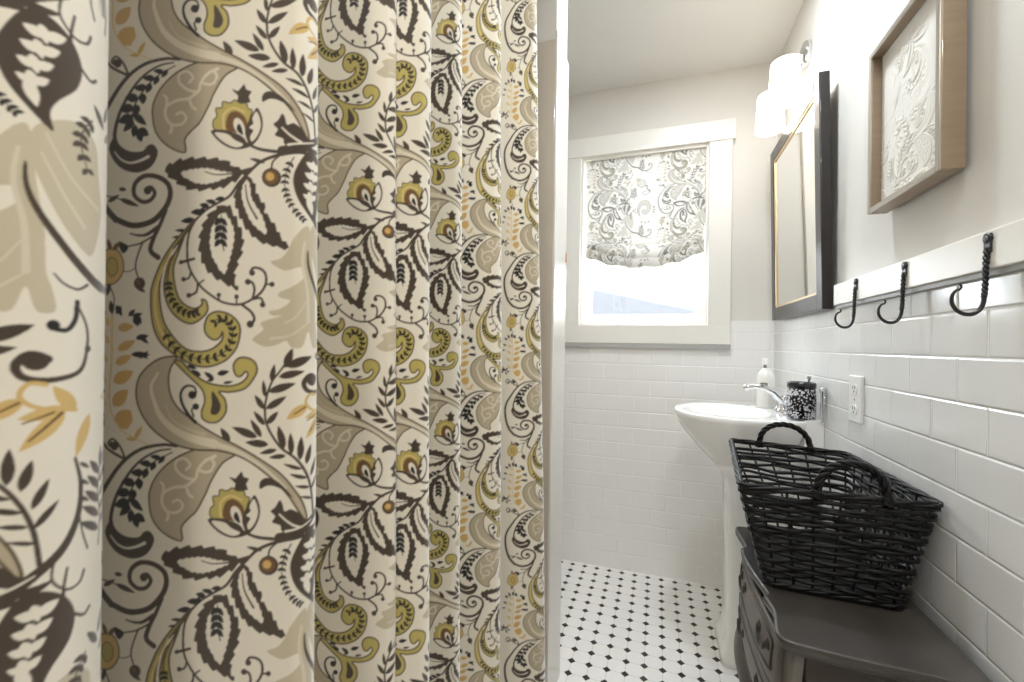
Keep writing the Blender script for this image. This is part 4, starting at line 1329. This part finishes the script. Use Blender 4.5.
def inset(lp, d):
    n = len(lp); r = []
    for i in range(n):
        a = np.array(lp[i - 1]); b = np.array(lp[(i + 1) % n]); t = b - a; l = np.linalg.norm(t) or 1
        nr = np.array([-t[1], t[0]]) / l
        r.append(tuple(np.array(lp[i]) + nr * d))
    return r


ar = sum(a[0] * b[1] - b[0] * a[1] for a, b in zip(outl, outl[1:] + outl[:1]))
sg = 1 if ar > 0 else -1
bm = new()
loft(bm, [[(x, y, z) for x, y in inset(outl, d * sg)] for d, z in ((.012, ZT - .026), (.007, ZT - .022), (.0065, ZT - .018), (.001, ZT - .014), (0, ZT - .007), (.0012, ZT - .002), (.0045, ZT))], smooth=False)
part('top', bm, WOOD, cmd)
# carcass (sides and back) with a recessed near panel
bm = new()
box(bm, (.244, .868, .36), (.476, .884, ZT - .026)); box(bm, (.244, 1.294, .30), (.476, 1.310, ZT - .026)); box(bm, (.466, .884, .30), (.476, 1.294, ZT - .026)); box(bm, (.244, .884, .33), (.466, 1.294, .342))
part('carcass', bm, WOOD2, cmd, bevel=.002)
bm = new()
box(bm, (.244, .856, ZT - .075), (.476, .868, ZT - .0265)); box(bm, (.244, .856, .34), (.476, .868, .375)); box(bm, (.430, .856, .375), (.476, .868, ZT - .075)); box(bm, (.244, .856, .375), (.262, .868, ZT - .075))
part('side_frame', bm, WOOD2, cmd, bevel=.002)


def fx(y, z):
    """bombe front: x of the face at (y, z)"""
    s = (y - 1.08) / .22
    return .228 - .012 * math.cos(s * PI / 2) - .014 * math.sin(max(0, min(1, (z - .30) / .32)) * PI) * .8


def face(y0, y1, z0, z1, d0, d1, ny=24, nz=10, lowfn=None):
    """thick curved board following the front"""
    bm = new()
    def P(y, z, d): return (fx(y, z) - d, y, z)
    A = [];B = []
    for j in range(nz + 1):
        ra = [];rb = []
        for i in range(ny + 1):
            y = y0 + (y1 - y0) * i / ny
            lo = z0 if lowfn is None else z0 + lowfn((i / ny) * 2 - 1)
            z = lo + (z1 - lo) * j / nz
            ra.append(bm.verts.new(P(y, z, d1))); rb.append(bm.verts.new(P(y, z, d0)))
        A.append(ra);B.append(rb)
    for j in range(nz):
        for i in range(ny):
            f = bm.faces.new((A[j][i], A[j][i + 1], A[j + 1][i + 1], A[j + 1][i])); f.smooth = True
            bm.faces.new((B[j][i], B[j + 1][i], B[j + 1][i + 1], B[j][i + 1]))
    for i in range(ny):
        bm.faces.new((A[0][i], B[0][i], B[0][i + 1], A[0][i + 1])); bm.faces.new((A[nz][i], A[nz][i + 1], B[nz][i + 1], B[nz][i]))
    for j in range(nz):
        bm.faces.new((A[j][0], A[j + 1][0], B[j + 1][0], B[j][0])); bm.faces.new((A[j][ny], B[j][ny], B[j + 1][ny], A[j + 1][ny]))
    return bm


part('front_frame', face(.862, 1.310, .30, ZT - .027, -.020, -.006, lowfn=lambda s: .055 * (1 - abs(s)) ** .5 - .02 * math.cos(s * 9) * (1 - abs(s))), WOOD_F, cmd)
BRONZE = mat('dark_bronze_pull', (74, 68, 63), 0.35, metal=0.5)
for z0, z1 in ((.487, .588), (.378, .479)):
    dr = part('drawer', face(.905, 1.268, z0, z1, -.008, .004), WOOD_F, cmd, bevel=.003)
    # raised carved moulding on the drawer front
    bm = new()
    zc = (z0 + z1) / 2; hh = (z1 - z0) / 2 - .014
    loop = []
    for a in np.linspace(0, 2 * PI, 72, endpoint=False):
        ca, sa = math.cos(a), math.sin(a)
        y = 1.0865 + .165 * math.copysign(abs(ca) ** .5, ca) * (1 - .05 * math.cos(4 * a)); z = zc + hh * math.copysign(abs(sa) ** .6, sa)
        loop.append((fx(y, z) - .0045, y, z))
    tube(bm, loop, .0028, 6, closed=True)
    part('moulding', bm, WOOD2, dr)
    for yc in (.985, 1.19):
        bm = new()
        for s in (-1, 1):
            y = yc + s * .028
            lathe(bm, [(.011, -.0), (.011, -.002), (.006, -.0035), (.004, -.006), (.0001, -.007)], c=(fx(y, zc) - .003, y, zc + .006), sides=14, axis='x')
        pts = [(fx(yc, zc) - .008 - .002 * math.sin(a), yc + .028 * math.cos(a), zc + .006 - .022 * math.sin(a)) for a in np.linspace(0, PI, 14)]
        tube(bm, pts, .0028, 8)
        part('pull', bm, BRONZE, dr)


def leg(x, y, ox, oy):
    """cabriole leg: knee bulges out, ankle sweeps in, toe turns out"""
    prof = [(.42, .000, .021), (.38, .004, .024), (.33, .012, .026), (.28, .014, .024), (.22, .006, .019), (.15, -.004, .0145), (.09, -.006, .0115), (.045, .000, .0115), (.018, .010, .015), (.004, .014, .017), (.0, .014, .015)]
    bm = new(); rings = []
    for z, o, r in [tuple(q) for q in catmull(prof, 4)]:
        cx_, cy_ = x + ox * o, y + oy * o
        ring = []
        for k in range(16):
            a = 2 * PI * k / 16
            c, s = math.cos(a), math.sin(a)
            ring.append((cx_ + r * math.copysign(abs(c) ** .6, c), cy_ + r * math.copysign(abs(s) ** .6, s), max(z, 0.0)))
        rings.append(ring)
    loft(bm, rings)
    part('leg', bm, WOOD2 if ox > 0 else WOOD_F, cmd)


leg(.244, .880, -.9, -.4); leg(.244, 1.296, -.9, .6); leg(.452, .880, .1, -.4); leg(.452, 1.296, .1, .6)

# ------------------------------------------------------------------ light
W = bpy.data.worlds.new('overcast_sky'); SC.world = W; W.use_nodes = True
nt = W.node_tree; bg = nt.nodes['Background']
bg.inputs['Color'].default_value = (0.93, 0.965, 1.0, 1); bg.inputs['Strength'].default_value = SKY


def area(name, loc, target, sx, sy, power, col, portal=False):
    d = bpy.data.lights.new(name, 'AREA'); d.shape = 'RECTANGLE'; d.size = sx; d.size_y = sy; d.energy = power; d.color = col
    o = bpy.data.objects.new(name, d); COL.objects.link(o)
    o.location = loc
    o.rotation_euler = (Vector(target) - Vector(loc)).to_track_quat('-Z', 'Y').to_euler()
    if portal:
        d.cycles.is_portal = True
    return o


area('window_daylight_portal', (-.08, YF + .20, 1.65), (-.08, 0, 1.65), .60, .86, 1.0, (1, 1, 1), True)
for nm, loc, pw, lc in (('fill_light_near', (-.08, -.50, ZC - .012), P_NEAR, (1.0, .945, .86)), ('fill_light_middle', (.22, .30, ZC - .012), P_MID, (.85, .925, 1.0)), ('ceiling_lamp_far', (.14, 1.38, ZC - .012), P_FAR, (.83, .915, 1.0))):  # near and middle are unseen lights added as fill
    area(nm, loc, (loc[0], loc[1], 0), .14, .14, pw, lc)

SC.cycles.max_bounces = 10; SC.cycles.diffuse_bounces = 6; SC.cycles.glossy_bounces = 5; SC.cycles.transparent_max_bounces = 12
SC.cycles.caustics_reflective = False; SC.cycles.caustics_refractive = False
SC.cycles.sample_clamp_indirect = 6.0
SC.cycles.use_denoising = True
SC.view_settings.view_transform = 'Standard'; SC.view_settings.look = 'None'
SC.view_settings.gamma = 1.0; SC.view_settings.use_curve_mapping = False
SC.view_settings.exposure = EXPO
